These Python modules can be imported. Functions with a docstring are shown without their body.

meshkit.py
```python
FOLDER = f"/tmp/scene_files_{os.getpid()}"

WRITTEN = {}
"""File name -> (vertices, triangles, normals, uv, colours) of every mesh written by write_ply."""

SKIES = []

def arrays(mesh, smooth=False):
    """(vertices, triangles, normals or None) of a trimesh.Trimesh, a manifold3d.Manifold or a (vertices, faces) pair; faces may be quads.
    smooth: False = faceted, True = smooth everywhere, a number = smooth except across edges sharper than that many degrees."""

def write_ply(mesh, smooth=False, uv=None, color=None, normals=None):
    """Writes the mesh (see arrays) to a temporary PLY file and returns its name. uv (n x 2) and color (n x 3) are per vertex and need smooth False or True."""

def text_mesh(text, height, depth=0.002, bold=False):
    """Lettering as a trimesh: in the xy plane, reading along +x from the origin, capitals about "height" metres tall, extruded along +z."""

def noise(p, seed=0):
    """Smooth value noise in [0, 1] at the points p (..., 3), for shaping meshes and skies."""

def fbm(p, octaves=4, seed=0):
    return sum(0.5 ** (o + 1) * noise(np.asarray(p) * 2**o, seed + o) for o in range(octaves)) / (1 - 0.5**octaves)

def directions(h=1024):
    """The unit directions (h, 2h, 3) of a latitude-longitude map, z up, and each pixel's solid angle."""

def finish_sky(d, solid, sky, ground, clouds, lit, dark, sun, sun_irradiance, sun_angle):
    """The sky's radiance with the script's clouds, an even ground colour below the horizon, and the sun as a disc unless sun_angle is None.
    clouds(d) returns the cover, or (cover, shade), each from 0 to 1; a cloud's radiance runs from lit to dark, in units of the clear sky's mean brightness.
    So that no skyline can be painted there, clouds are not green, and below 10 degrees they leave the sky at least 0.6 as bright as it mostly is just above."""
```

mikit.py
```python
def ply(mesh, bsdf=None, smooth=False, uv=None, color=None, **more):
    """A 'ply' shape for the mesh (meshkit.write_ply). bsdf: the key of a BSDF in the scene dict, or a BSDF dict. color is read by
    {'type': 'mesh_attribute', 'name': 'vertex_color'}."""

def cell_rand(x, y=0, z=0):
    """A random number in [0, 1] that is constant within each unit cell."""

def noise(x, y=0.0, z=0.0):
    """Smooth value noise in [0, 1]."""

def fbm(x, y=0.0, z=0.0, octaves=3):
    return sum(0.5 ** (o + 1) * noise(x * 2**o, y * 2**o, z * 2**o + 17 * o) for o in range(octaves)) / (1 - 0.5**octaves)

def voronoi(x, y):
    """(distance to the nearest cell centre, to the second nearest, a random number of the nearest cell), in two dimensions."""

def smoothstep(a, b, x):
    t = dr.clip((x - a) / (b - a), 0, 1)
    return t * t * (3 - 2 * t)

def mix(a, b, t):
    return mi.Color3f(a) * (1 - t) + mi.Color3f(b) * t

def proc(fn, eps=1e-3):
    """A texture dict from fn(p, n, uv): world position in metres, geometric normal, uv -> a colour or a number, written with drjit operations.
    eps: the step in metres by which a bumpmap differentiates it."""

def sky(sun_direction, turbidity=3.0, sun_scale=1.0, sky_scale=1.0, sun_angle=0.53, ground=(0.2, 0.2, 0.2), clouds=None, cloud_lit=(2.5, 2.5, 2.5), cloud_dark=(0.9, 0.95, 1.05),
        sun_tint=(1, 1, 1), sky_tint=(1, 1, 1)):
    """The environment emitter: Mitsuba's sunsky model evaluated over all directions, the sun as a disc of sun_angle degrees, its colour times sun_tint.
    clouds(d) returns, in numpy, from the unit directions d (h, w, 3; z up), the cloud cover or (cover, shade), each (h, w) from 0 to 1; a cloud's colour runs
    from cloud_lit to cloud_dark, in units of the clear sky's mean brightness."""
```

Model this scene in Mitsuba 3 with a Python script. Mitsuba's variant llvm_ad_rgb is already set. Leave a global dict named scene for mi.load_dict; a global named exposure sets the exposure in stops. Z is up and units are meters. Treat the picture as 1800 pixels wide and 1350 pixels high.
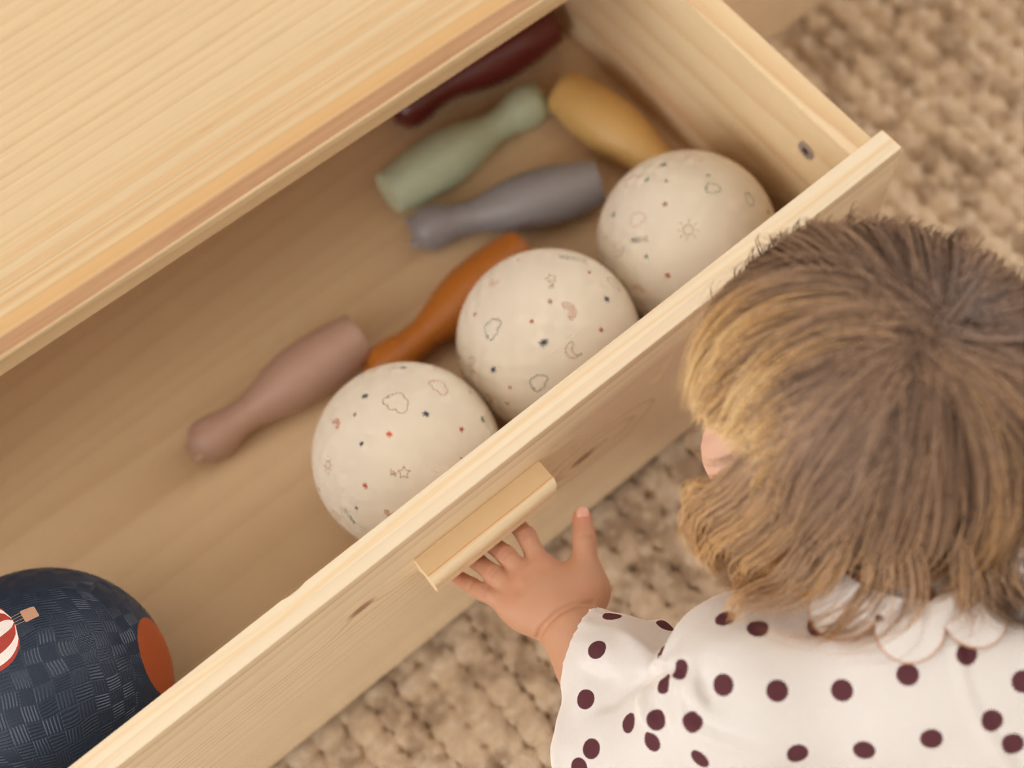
import math, random
import numpy as np, trimesh
import mitsuba as mi, drjit as dr
import mikit, meshkit
from mikit import noise, fbm, smoothstep, mix, proc
from shapely.geometry import Polygon, box as sbox

random.seed(7)
rng = np.random.default_rng(7)
T = mi.ScalarTransform4f
scene, labels = {}, {}

# ---------------------------------------------------------------- camera, light, exposure
CAM = np.array([-0.4049, -0.2543, 0.9760])
RIGHT = np.array([0.77214354, -0.63283015, -0.05762251])
DOWN = np.array([-0.60022998, -0.69657524, -0.39307367])
FWD = np.array([0.20861046, 0.33809606, -0.91769970])
scene['camera'] = {'type': 'thinlens', 'fov': 2 * math.degrees(math.atan(900 / 2769.775)), 'fov_axis': 'x',
                   'to_world': T().look_at(origin=CAM.tolist(), target=(CAM + FWD).tolist(), up=(-DOWN).tolist()),
                   'aperture_radius': 0.0085, 'focus_distance': 0.825, 'near_clip': 0.05, 'far_clip': 50.0}
exposure = -2.56
WIN_LEFT = (18.0, 18.1, 19.2)      # daylight on the sheer curtain of the tall window in the left wall
ADDED_WIN_RIGHT = (26.0, 26.2, 27.8)       # unseen window added in the right wall to brighten the rug there

# ---------------------------------------------------------------- small helpers
def lin(r, g, b):
    return [((c / 255) / 12.92 if c / 255 < 0.04045 else ((c / 255 + 0.055) / 1.055) ** 2.4) for c in (r, g, b)]

def numbered(name):
    if name not in USED:
        USED.add(name); return name
    i = 1
    while f'{name}_{i:03d}' in USED: i += 1
    USED.add(f'{name}_{i:03d}')
    return f'{name}_{i:03d}'
USED = set()

def thing(name, label, cat, group=None):
    key = numbered(name)
    labels[key] = {'label': label, 'category': cat}
    if group: labels[key]['group'] = group
    return key

def obj(name, mesh, mat, parent=None, smooth=False, label=None, kind=None, **kw):
    key = numbered(f'{parent}__{name}' if parent else name)
    scene[key] = mikit.ply(mesh, mat, smooth=smooth, **kw)
    if label or kind:
        labels.setdefault(key, {})
        if label: labels[key]['label'] = label
        if kind: labels[key]['kind'] = kind
    return key

def struct(name, mesh, mat, label=None, **kw):
    return obj(name, mesh, mat, None, label=label, kind='structure', **kw)

def bsdf(key, color, rough=0.5, spec=0.5, two=True, **kw):
    if isinstance(color, (list, tuple)): color = {'type': 'rgb', 'value': list(color)}
    b = {'type': 'principled', 'base_color': color, 'roughness': rough, 'specular': spec, **kw}
    scene[key] = {'type': 'twosided', 'bsdf': b} if two else b
    return key

def bumped(key, color, height, rough=0.5, spec=0.5, scale=1.0, eps=3e-4, **kw):
    scene[key] = {'type': 'twosided', 'bsdf': {'type': 'bumpmap', 'scale': scale, 'tex': proc(height, eps),
                  'bsdf': {'type': 'principled', 'base_color': color, 'roughness': rough, 'specular': spec, **kw}}}
    return key

def rbox(x0, x1, y0, y1, z0, z1, r=0.0015, seg=3):
    """A board: box with rounded edges (r)."""
    c = np.array([(x0 + x1) / 2, (y0 + y1) / 2, (z0 + z1) / 2]); h = np.array([x1 - x0, y1 - y0, z1 - z0]) / 2
    m = trimesh.creation.icosphere(subdivisions=2, radius=1.0) if seg > 2 else trimesh.creation.icosphere(subdivisions=1, radius=1.0)
    s = np.sign(np.where(np.abs(m.vertices) < 1e-9, 0, m.vertices))
    pts = []
    for sx in (-1, 1):
        for sy in (-1, 1):
            for sz in (-1, 1):
                q = m.vertices[(m.vertices * [sx, sy, sz] >= -1e-9).all(1)]
                pts.append(q * r + np.array([sx, sy, sz]) * (h - r))
    hull = trimesh.convex.convex_hull(np.vstack(pts))
    hull.apply_translation(c)
    return hull

def cat(ms):
    return trimesh.util.concatenate(ms)

def unit(v):
    v = np.asarray(v, float); return v / np.linalg.norm(v)

def frame_z(z, x=None):
    z = unit(z)
    x = np.array([1, 0, 0.]) if x is None else np.asarray(x, float)
    if abs(unit(x) @ z) > 0.99: x = np.array([0, 1, 0.])
    x = unit(x - z * (x @ z))
    return np.stack([x, np.cross(z, x), z], 1)

def lathe(profile, n=48):
    """profile: (z, r) pairs; axis z."""
    pr = np.asarray(profile, float); m = len(pr)
    a = np.arange(n) * 2 * np.pi / n
    v = np.stack([pr[:, None, 1] * np.cos(a), pr[:, None, 1] * np.sin(a), np.repeat(pr[:, None, 0], n, 1)], -1).reshape(-1, 3)
    f = []
    for i in range(m - 1):
        for j in range(n):
            k = (j + 1) % n
            f += [[i * n + j, i * n + k, (i + 1) * n + k], [i * n + j, (i + 1) * n + k, (i + 1) * n + j]]
    v = np.vstack([v, [[0, 0, pr[0, 0]], [0, 0, pr[-1, 0]]]])
    for j in range(n):
        k = (j + 1) % n
        f += [[m * n, k, j], [m * n + 1, (m - 1) * n + j, (m - 1) * n + k]]
    return trimesh.Trimesh(v, np.array(f), process=False)

def placed(m, R=None, t=(0, 0, 0)):
    m = m.copy(); v = m.vertices if R is None else m.vertices @ np.asarray(R).T
    m.vertices = v + np.asarray(t); return m

def smoothline(P, n):
    """Catmull-Rom through the points."""
    P = np.asarray(P, float); Q = np.vstack([2 * P[0] - P[1], P, 2 * P[-1] - P[-2]])
    t = np.linspace(0, len(P) - 1 - 1e-9, n); i = t.astype(int); u = (t - i)[:, None]
    a, b, c, d = Q[i], Q[i + 1], Q[i + 2], Q[i + 3]
    return 0.5 * (2 * b + (c - a) * u + (2 * a - 5 * b + 4 * c - d) * u**2 + (3 * b - a - 3 * c + d) * u**3)

def tubes(P, rad, sides=3):
    """Many tubes at once: P (n, k, 3), rad (n, k) -> vertices, faces."""
    n, k, _ = P.shape
    t = np.gradient(P, axis=1); t /= np.linalg.norm(t, axis=2, keepdims=True) + 1e-12
    up = np.where(np.abs(t[..., 2:3]) < 0.9, np.array([0, 0, 1.0]), np.array([1.0, 0, 0]))
    a = np.cross(t, up); a /= np.linalg.norm(a, axis=2, keepdims=True) + 1e-12
    b = np.cross(t, a)
    ang = np.arange(sides) * 2 * np.pi / sides
    V = P[:, :, None] + rad[:, :, None, None] * (a[:, :, None] * np.cos(ang)[:, None] + b[:, :, None] * np.sin(ang)[:, None])
    idx = np.arange(n * k * sides).reshape(n, k, sides)
    q = np.stack([idx[:, :-1], np.roll(idx, -1, 2)[:, :-1], np.roll(idx, -1, 2)[:, 1:], idx[:, 1:]], -1).reshape(-1, 4)
    return V.reshape(-1, 3), np.vstack([q[:, [0, 1, 2]], q[:, [0, 2, 3]]])

# ---------------------------------------------------------------- wood
def pine(to_uvw, centre, spacing, pale, late, amount, warp=0.004, knots=(), bands=None, fibre=0.07, stretch=3.0, sharp=2.2, seed=0.0):
    """Pine: growth rings about a line along u, seen where the board cuts them."""
    pale, late = mi.Color3f(*pale), mi.Color3f(*late)
    def f(p, n, uv):
        u, v, w = to_uvw(p)
        dv, dw, dark = mi.Float(0), mi.Float(0), mi.Float(0)
        r = dr.sqrt(dr.square(v - centre[0]) + dr.square(w - centre[1]))
        r = r + warp * (fbm(u * stretch + seed, v * 9, w * 9, 3) - 0.5) * 2 + 0.25 * warp * (fbm(u * stretch * 5, v * 40, w * 40 + seed, 2) - 0.5)
        for (ku, kv, a, s, rad) in knots:
            d2 = dr.square((u - ku) / 1.9) + dr.square(v - kv)
            r = r + a * dr.exp(-d2 / (s * s))
            dark = dr.maximum(dark, dr.exp(-dr.square(d2 / (rad * rad))))
        ph = r / spacing + 2.2 * noise(r / spacing * 0.23 + seed) + 0.5 * noise(r / spacing * 0.9, u * 1.2, seed)
        fr = ph - dr.floor(ph)
        ring = mikit.cell_rand(dr.floor(ph), seed)
        l = dr.power(fr, sharp) * (1 - smoothstep(0.90, 1.0, fr)) * (0.35 + 0.65 * ring)
        fine = noise(u * 30, v * 1400, w * 1400) * 0.6 + noise(u * 60 + 5, v * 500, w * 500) * 0.4
        c = mix(pale, late, dr.clip(l * amount, 0, 1))
        c = c * (1 + fibre * (fine - 0.5)) * (1 + 0.10 * (fbm(u * 2 + seed, v * 14, w * 14, 2) - 0.5))
        fleck = smoothstep(0.80, 0.93, noise(u * 45 + seed, v * 900, w * 900)) * smoothstep(0.5, 0.75, noise(u * 7, v * 60, w * 60 + seed))
        c = c * (1 - 0.16 * fleck)
        if bands is not None: c = bands(c, u, v, w)
        return mix(c, lin(150, 106, 78), dark * 0.85)
    return f

YAW = -0.0411
CY, SY = math.cos(YAW), math.sin(YAW)
CO = (0.0, 0.1976)
def cab_uvw(p):      # cabinet frame: u along its front edge, v into it
    x, y = p.x - CO[0], p.y - CO[1]
    return CY * x + SY * y, -SY * x + CY * y, p.z
def cab_bands(c, u, v, w):
    wob = 0.0022 * (fbm(u * 4, 3.1, 0.0, 3) - 0.5) * 2
    v = v + wob
    heart = smoothstep(0.0008, 0.0022, v) * (1 - smoothstep(0.0095, 0.0135, v + 0.5 * wob))
    tan = smoothstep(0.0095, 0.0135, v) * (1 - smoothstep(0.0205, 0.022, v - 0.6 * wob))
    c = mix(c, mix(lin(180, 136, 98), lin(160, 114, 80), noise(u * 20, v * 700, w * 300)), heart * 0.85 * smoothstep(0.2, 0.215, w))
    c = mix(c, lin(208, 164, 108), tan * 0.75 * smoothstep(0.2, 0.215, w))
    for a, b, k in ((0.0265, 0.0018, 0.5), (0.0335, 0.0012, 0.55), (0.0395, 0.0022, 0.4), (0.052, 0.003, 0.35), (0.0605, 0.0012, 0.3)):
        c = mix(c, lin(203, 155, 98), k * dr.exp(-dr.square((v - a - 0.25 * (u + 0.2) * 0.004) / b)))
    return c
bsdf('mat_cabinet_top', proc(pine(cab_uvw, (0.36, 0.12), 0.0068, lin(216, 190, 150), lin(188, 149, 102), 0.62, 0.0055, bands=cab_bands, stretch=1.6, fibre=0.12)), 0.42, 0.35)
bsdf('mat_cabinet_front', proc(pine(cab_uvw, (-0.03, 0.09), 0.007, lin(224, 202, 172), lin(200, 166, 128), 0.5, 0.003, seed=3.0)), 0.5, 0.3)

def front_uvw(p): return p.x, p.z, p.y
def front_bands(c, u, v, w):   # v height, w depth
    top = smoothstep(0.1992, 0.1999, v)
    wob = 0.004 * (fbm(u * 6, 1.0, 0.0, 2) - 0.5)
    y = w + wob
    streak = dr.exp(-dr.square((y - 0.0072 - 0.045 * dr.abs(u + 0.40) * dr.exp(-dr.square((u + 0.4) / 0.2))) / 0.0011))
    c = mix(c, lin(234, 218, 188), 0.62 * top)
    s2 = dr.exp(-dr.square((y - 0.0115 + 0.0030 * dr.sin(u * 17 + 1.0)) / 0.0012)) + 0.7 * dr.exp(-dr.square((y - 0.0050 + 0.0026 * dr.sin(u * 11 + 2.5)) / 0.0008))
    c = mix(c, lin(226, 192, 140), 0.55 * top * dr.minimum(streak + 0.6 * s2, 1))
    side = 1 - top
    d2 = dr.square((u + 0.200) / 0.055) + dr.square((v - 0.113) / 0.026)
    ringk = dr.sqrt(d2) * 3.2 + 0.5 * noise(u * 30, v * 60)
    fr = ringk - dr.floor(ringk)
    c = mix(c, lin(176, 132, 98), side * 0.65 * dr.power(fr, 3.0) * smoothstep(1.25, 0.7, d2))
    heart = smoothstep(-0.235, -0.16, u + 0.6 * (v - 0.11)) * smoothstep(0.192, 0.172, v + 0.03 * noise(u * 9))
    c = mix(c, lin(196, 164, 136), side * 0.6 * heart)
    return c
KNOTS = ((-0.2075, 0.1135, 0.010, 0.014, 0.0052), (-0.3631, 0.1533, 0.009, 0.011, 0.0045))
bsdf('mat_front', proc(pine(front_uvw, (0.235, -0.045), 0.0066, lin(236, 218, 186), lin(200, 164, 122), 0.75, 0.0036, knots=KNOTS, bands=front_bands, stretch=2.2, seed=1.7)), 0.45, 0.3)

def side_uvw(p): return p.y, p.z, p.x
bsdf('mat_side', proc(pine(side_uvw, (0.235, 0.085), 0.0250, lin(228, 203, 162), lin(194, 148, 98), 0.85, 0.016, stretch=3.4, sharp=3.0, seed=8.3)), 0.45, 0.3)
bsdf('mat_ply', proc(pine(front_uvw, (0.0, 0.9), 0.02, lin(217, 187, 146), lin(186, 148, 106), 0.4, 0.03, fibre=0.04, stretch=1.2, seed=5.0)), 0.42, 0.35)

def handle_bands(c, u, v, w):   # v height, w depth (negative outwards)
    y = -w + 0.0012 * (fbm(u * 25, 2.0, 0.0, 2) - 0.5)
    top = smoothstep(0.1634, 0.164, v)
    c = mix(c, lin(212, 178, 130), 0.75 * top * (1 - smoothstep(0.0118, 0.0121, y)))
    c = mix(c, lin(205, 140, 70), 0.85 * dr.exp(-dr.square((y - 0.0122) / 0.0004)) * top)
    c = mix(c, lin(196, 150, 105), 0.8 * (1 - top) * dr.exp(-dr.square((v - 0.1555 - 0.0006 * noise(u * 30)) / 0.0005)) * smoothstep(0.012, 0.015, y))
    return c
bsdf('mat_handle', proc(pine(front_uvw, (0.19, 0.02), 0.012, lin(230, 208, 170), lin(206, 168, 120), 0.35, 0.002, bands=handle_bands, seed=2.2)), 0.42, 0.35)

# ---------------------------------------------------------------- room
bsdf('mat_ceiling', lin(244, 242, 238), 0.9, 0.2); bsdf('mat_wall', lin(214, 210, 204), 0.9, 0.2)
bsdf('mat_floor', proc(pine(lambda p: (p.x, p.y, p.z), (0.0, -0.3), 0.012, lin(196, 186, 172), lin(170, 156, 140), 0.6, 0.01)), 0.5, 0.3)
bsdf('mat_frame', lin(240, 238, 232), 0.5, 0.4)
X0, X1, Y0, Y1, Z0, Z1 = -2.2, 2.4, -2.4, 1.1, -0.024, 2.45
def slab(x0, x1, y0, y1, z0, z1):
    m = trimesh.creation.box([x1 - x0, y1 - y0, z1 - z0]); m.apply_translation([(x0 + x1) / 2, (y0 + y1) / 2, (z0 + z1) / 2]); return m
struct('floor', slab(X0 - .1, X1 + .1, Y0 - .1, Y1 + .1, Z0 - .05, Z0), 'mat_floor', 'wooden floor under the rug')
struct('ceiling', slab(X0 - .1, X1 + .1, Y0 - .1, Y1 + .1, Z1, Z1 + .05), 'mat_ceiling', 'plain white ceiling')
struct('wall_back', slab(X0 - .1, X1 + .1, Y1, Y1 + .1, Z0, Z1), 'mat_wall', 'white wall behind the cabinet')
struct('wall_front', slab(X0 - .1, X1 + .1, Y0 - .1, Y0, Z0, Z1), 'mat_wall', 'white wall opposite the cabinet')
def wall_with_window(x0, x1, wy0, wy1, wz0, wz1):
    return cat([slab(x0, x1, Y0, wy0, Z0, Z1), slab(x0, x1, wy1, Y1, Z0, Z1), slab(x0, x1, wy0, wy1, Z0, wz0), slab(x0, x1, wy0, wy1, wz1, Z1)])
WL = (-1.35, 0.85, 0.45, 2.2); WR = (-0.9, 0.9, 0.7, 2.2)
struct('wall_left', wall_with_window(X0 - .1, X0, *WL), 'mat_wall', 'white wall with a wide window')
struct('wall_right', wall_with_window(X1, X1 + .1, *WR), 'mat_wall', 'white wall with a smaller added window')
def window(key, x, w, s, rad):
    y0, y1, z0, z1 = w
    pane = (np.array([[x, y0, z0], [x, y1, z0], [x, y1, z1], [x, y0, z1]]), np.array([[0, 1, 2], [0, 2, 3]] if s > 0 else [[0, 2, 1], [0, 3, 2]]))
    fr = [slab(x - .02, x + .02, y0, y1, z, z + .05) for z in (z0, z1 - .05)] + [slab(x - .02, x + .02, y, y + .05, z0 + .05, z1 - .05) for y in (y0, (y0 + y1) / 2 - .025, y1 - .05)]
    struct(key, cat(fr), 'mat_frame', 'white frame of an unseen window'); 
    k = obj('pane', trimesh.Trimesh(*pane, process=False), 'mat_frame', key, label='daylit sheer pane of an unseen window')
    scene[k]['emitter'] = {'type': 'area', 'radiance': {'type': 'rgb', 'value': list(rad)}}
window('window_1', X0 - .06, WL, 1, WIN_LEFT)
window('window_2', X1 + .06, WR, -1, ADDED_WIN_RIGHT)  # added out of view as fill light for the right-hand rug

# ---------------------------------------------------------------- rug
def rug_height(x, y):
    row = x / 0.0205 + 0.22 * (meshkit.fbm(np.stack([x * 14, y * 14, 0 * x], -1), 2, 3) - 0.5)
    i = np.floor(row); fu = row - i
    off = meshkit.noise(np.stack([i * 3.7 + 0.5, 0 * i + 0.5, 0 * i], -1), 5)
    col = y / 0.0162 + off + 0.35 * (meshkit.fbm(np.stack([x * 25, y * 25, 0 * x + 9], -1), 2, 4) - 0.5)
    j = np.floor(col); fv = col - j
    a = 1 - np.abs(2 * fu - 1) ** 2.6
    b = 1 - np.abs(2 * fv - 1) ** 2.6
    big = meshkit.noise(np.stack([i + 0.5, j + 0.5, 0 * i + 0.5], -1), 8)
    ga, gb = 1 - a, 1 - b
    pit = np.abs(2 * fu - 1) ** 4 * np.abs(2 * fv - 1) ** 4
    jr = meshkit.noise(np.stack([np.round(row) + .5, np.round(col) + .5, 0 * i + 3.5], -1), 12)
    h = 1 - 0.26 * ga - 0.12 * gb - (0.35 + 0.9 * jr) * pit
    soft = meshkit.fbm(np.stack([x * 120, y * 120, 0 * x + 2], -1), 3, 6) - .5
    return -0.0098 + (0.0090 + 0.0016 * big) * h + 0.0034 * soft + 0.0014 * (meshkit.fbm(np.stack([x * 420, y * 420, 0 * x], -1), 2, 1) - 0.5)
def grid_mesh(xs, ys, fn):
    X, Y = np.meshgrid(xs, ys, indexing='ij'); Z = fn(X, Y)
    n, m = X.shape; k = np.arange(n * m).reshape(n, m)
    q = np.stack([k[:-1, :-1], k[1:, :-1], k[1:, 1:], k[:-1, 1:]], -1).reshape(-1, 4)
    return np.stack([X, Y, Z], -1).reshape(-1, 3), np.vstack([q[:, [0, 1, 2]], q[:, [0, 2, 3]]])
def axis(lo, a, b, hi, fine, coarse):
    return np.unique(np.round(np.concatenate([np.arange(lo, a, coarse), np.arange(a, b, fine), np.arange(b, hi + coarse / 2, coarse)]), 5))
rx, ry = axis(-1.5, -0.50, 0.36, 1.3, 0.0016, 0.006), axis(-1.3, -0.34, 0.24, 0.9, 0.0016, 0.006)
RC0, RC1, RC2 = lin(200, 178, 149), lin(154, 130, 104), lin(218, 202, 178)
def rug_color(p, n, uv):
    a = fbm(p.x * 60, p.y * 60, 0, 3); b = noise(p.x * 500, p.y * 500, 4); c = fbm(p.x * 170 + 7, p.y * 170, 1, 2)
    col = mix(mix(RC0, RC1, smoothstep(0.40, 0.72, a)), RC2, 0.5 * smoothstep(0.5, 0.8, c))
    return col * (0.9 + 0.2 * b)
bsdf('mat_rug', proc(rug_color), 0.95, 0.1, sheen=0.3)
rug = thing('rug', 'beige chunky woven wool rug spread under the drawer and the child', 'rug')
rv, rf = grid_mesh(rx, ry, rug_height)
obj('pile', (rv, rf), 'mat_rug', rug, smooth=True, kind='stuff')
edge = [[-1.5, -1.3], [1.3, -1.3], [1.3, 0.9], [-1.5, 0.9]]
obj('backing', slab(-1.5, 1.3, -1.3, 0.9, -0.023, -0.0125), 'mat_rug', rug)
nf = 30000
fx, fy = rng.uniform(-0.50, 0.34, nf), rng.uniform(-0.34, 0.22, nf)
fa = rng.normal(0.3, 1.0, nf); fl = rng.uniform(0.0018, 0.0048, nf); bend = rng.normal(0, 1.5, nf)
pts = np.zeros((nf, 5, 3)); pts[:, 0, 0], pts[:, 0, 1] = fx, fy
for k in range(1, 5):
    a = fa + bend * (k / 4)
    pts[:, k, 0] = pts[:, k - 1, 0] + np.cos(a) * fl / 2; pts[:, k, 1] = pts[:, k - 1, 1] + np.sin(a) * fl / 2
hz = rug_height(pts[..., 0], pts[..., 1]); arch = np.array([0, .7, 1, .8, .1]) * rng.uniform(0.0002, 0.0022, nf)[:, None]
pts[..., 2] = np.maximum(hz, hz.mean(1, keepdims=True)) + arch
fv, ff = tubes(pts, np.full((nf, 5), 0.00010), 2)
bsdf('mat_fibre', lin(200, 180, 154), 0.9, 0.1)
obj('fibre', (fv, ff), 'mat_fibre', rug, smooth=True, kind='stuff')

# ---------------------------------------------------------------- cabinet (turned a little against the drawer)
RY = np.array([[CY, -SY, 0], [SY, CY, 0], [0, 0, 1]])
def cab(m): return placed(m, RY, (CO[0], CO[1], 0))
cabinet = thing('cabinet', 'low pale pine storage cabinet whose top overhangs the open drawer', 'cabinet')
obj('top_panel', cab(rbox(-1.0, 0.86, 0.0, 0.47, 0.204, 0.2207, 0.0022)), 'mat_cabinet_top', cabinet, smooth=30)
for x in (-0.850, 0.046, 0.835):
    obj('side_panel', cab(rbox(x, x + 0.016, 0.017, 0.45, 0.002, 0.2038, 0.001)), 'mat_cabinet_front', cabinet, smooth=30)
obj('back_panel', cab(rbox(-0.834, 0.835, 0.45, 0.46, 0.002, 0.2038, 0.001)), 'mat_cabinet_front', cabinet, smooth=30)
obj('base_rail', cab(rbox(0.0635, 0.834, 0.0015, 0.45, 0.001, 0.0145, 0.001)), 'mat_cabinet_front', cabinet, smooth=30)

closed = thing('drawer', 'closed pale pine drawer in the cabinet, to the right of the open one', 'drawer')
obj('front_panel', cab(rbox(0.048, 0.835, 0.0, 0.016, 0.0165, 0.2032, 0.0015)), 'mat_cabinet_front', closed, smooth=30)

def handle_mesh(x0, x1, y):
    """Grip bar: flat top, rounded nose, undercut below."""
    prof = [(0, .1645), (-.0128, .1645)]
    prof += [(-.0128 - .0052 * math.sin(a), .1593 + .0052 * math.cos(a)) for a in np.linspace(0.15, math.pi / 2, 7)]
    prof += [(-.018, .1500)] + [(-.0150 - .003 * math.cos(a), .1490 - .003 * math.sin(a)) for a in np.linspace(0.2, 1.4, 4)]
    prof += [(-.0100, .1475), (-.0065, .1520), (-.0040, .1480), (0, .1440)]
    poly = Polygon(prof).buffer(-0.0006).buffer(0.0006)
    m = trimesh.creation.extrude_polygon(poly, x1 - x0, engine='earcut')
    v = m.vertices; m.vertices = np.stack([x0 + v[:, 2], v[:, 0] + y, v[:, 1]], 1); m.invert() if m.volume < 0 else None
    # round off the plan corners at the nose
    v = m.vertices.copy(); out = np.clip((-(v[:, 1] - y) - 0.0125) / 0.0055, 0, 1)
    v[:, 0] += np.where(v[:, 0] > (x0 + x1) / 2, -1, 1) * np.where(v[:, 0] > (x0 + x1) / 2, .0026, .0004) * (1 - np.sqrt(1 - out ** 2 * 0.999)); m.vertices = v
    return m

# ---------------------------------------------------------------- open drawer
drawer = thing('drawer', 'open pale pine drawer holding bowling pins and balls, pulled out from under the cabinet', 'drawer')
fp = rbox(-0.815, 0.0308, 0.0, 0.0159, 0.0137, 0.2, 0.0010)
try:
    chip = placed(trimesh.creation.icosphere(subdivisions=2, radius=1.0), np.diag([0.0085, 0.0030, 0.0035]), (-0.3868, 0.0172, 0.2))
    cut = trimesh.boolean.difference([fp, chip], engine='manifold')
    if len(cut.faces): fp = cut
except Exception as e:
    print('chip', e)
obj('front_panel', fp, 'mat_front', drawer, smooth=30)
def bark():
    m = placed(trimesh.creation.icosphere(subdivisions=2, radius=1.0), np.diag([0.0042, 0.0011, 0.0014]), (-0.3868, 0.0146, 0.1978)); return m
bsdf('mat_bark', lin(140, 78, 58), 0.8, 0.2)
SYD = 0.0095
def shear(m):   # the side panel leans a hair off square
    m = m.copy(); v = m.vertices.copy(); v[:, 0] += SYD * v[:, 1]; m.vertices = v; return m
obj('side_panel', shear(rbox(0.0060, 0.0229, 0.0155, 0.375, 0.022, 0.1989, 0.0014)), 'mat_side', drawer, smooth=30)
obj('side_panel', rbox(-0.800, -0.783, 0.0155, 0.375, 0.022, 0.1989, 0.0014), 'mat_side', drawer, smooth=30)
obj('back_panel', rbox(-0.783, 0.0095, 0.362, 0.376, 0.022, 0.180, 0.0014), 'mat_front', drawer, smooth=30)
FLOOR = 0.0453
obj('bottom_panel', rbox(-0.7835, 0.0075, 0.0155, 0.363, FLOOR - 0.006, FLOOR, 0.0004), 'mat_ply', drawer, smooth=30)
hd = obj('handle', handle_mesh(-0.3255, -0.2385, 0.0), 'mat_handle', drawer, smooth=28, label='grip bar of pine with an orange grain line')
bsdf('mat_bolt', lin(172, 162, 152), 0.4, 0.5, metallic=0.5)
bsdf('mat_dark', lin(52, 40, 34), 0.6, 0.3)
def bolt():
    prof = [(0, 0.0062), (0.0010, 0.0062), (0.0013, 0.0056), (0.0013, 0.0026), (0.0003, 0.0022)]
    return placed(lathe(prof, 32), frame_z([-1, SYD, 0]), (0.0064, 0.0463, 0.1665))
cb = obj('cam_bolt', bolt(), 'mat_bolt', drawer, smooth=30, label='round metal connector set in the side panel')
obj('hex_socket', placed(trimesh.creation.cylinder(radius=0.0023, height=0.0011, sections=6), frame_z([-1, SYD, 0]), (0.0057, 0.0463, 0.1665)), 'mat_dark', cb)

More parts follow.
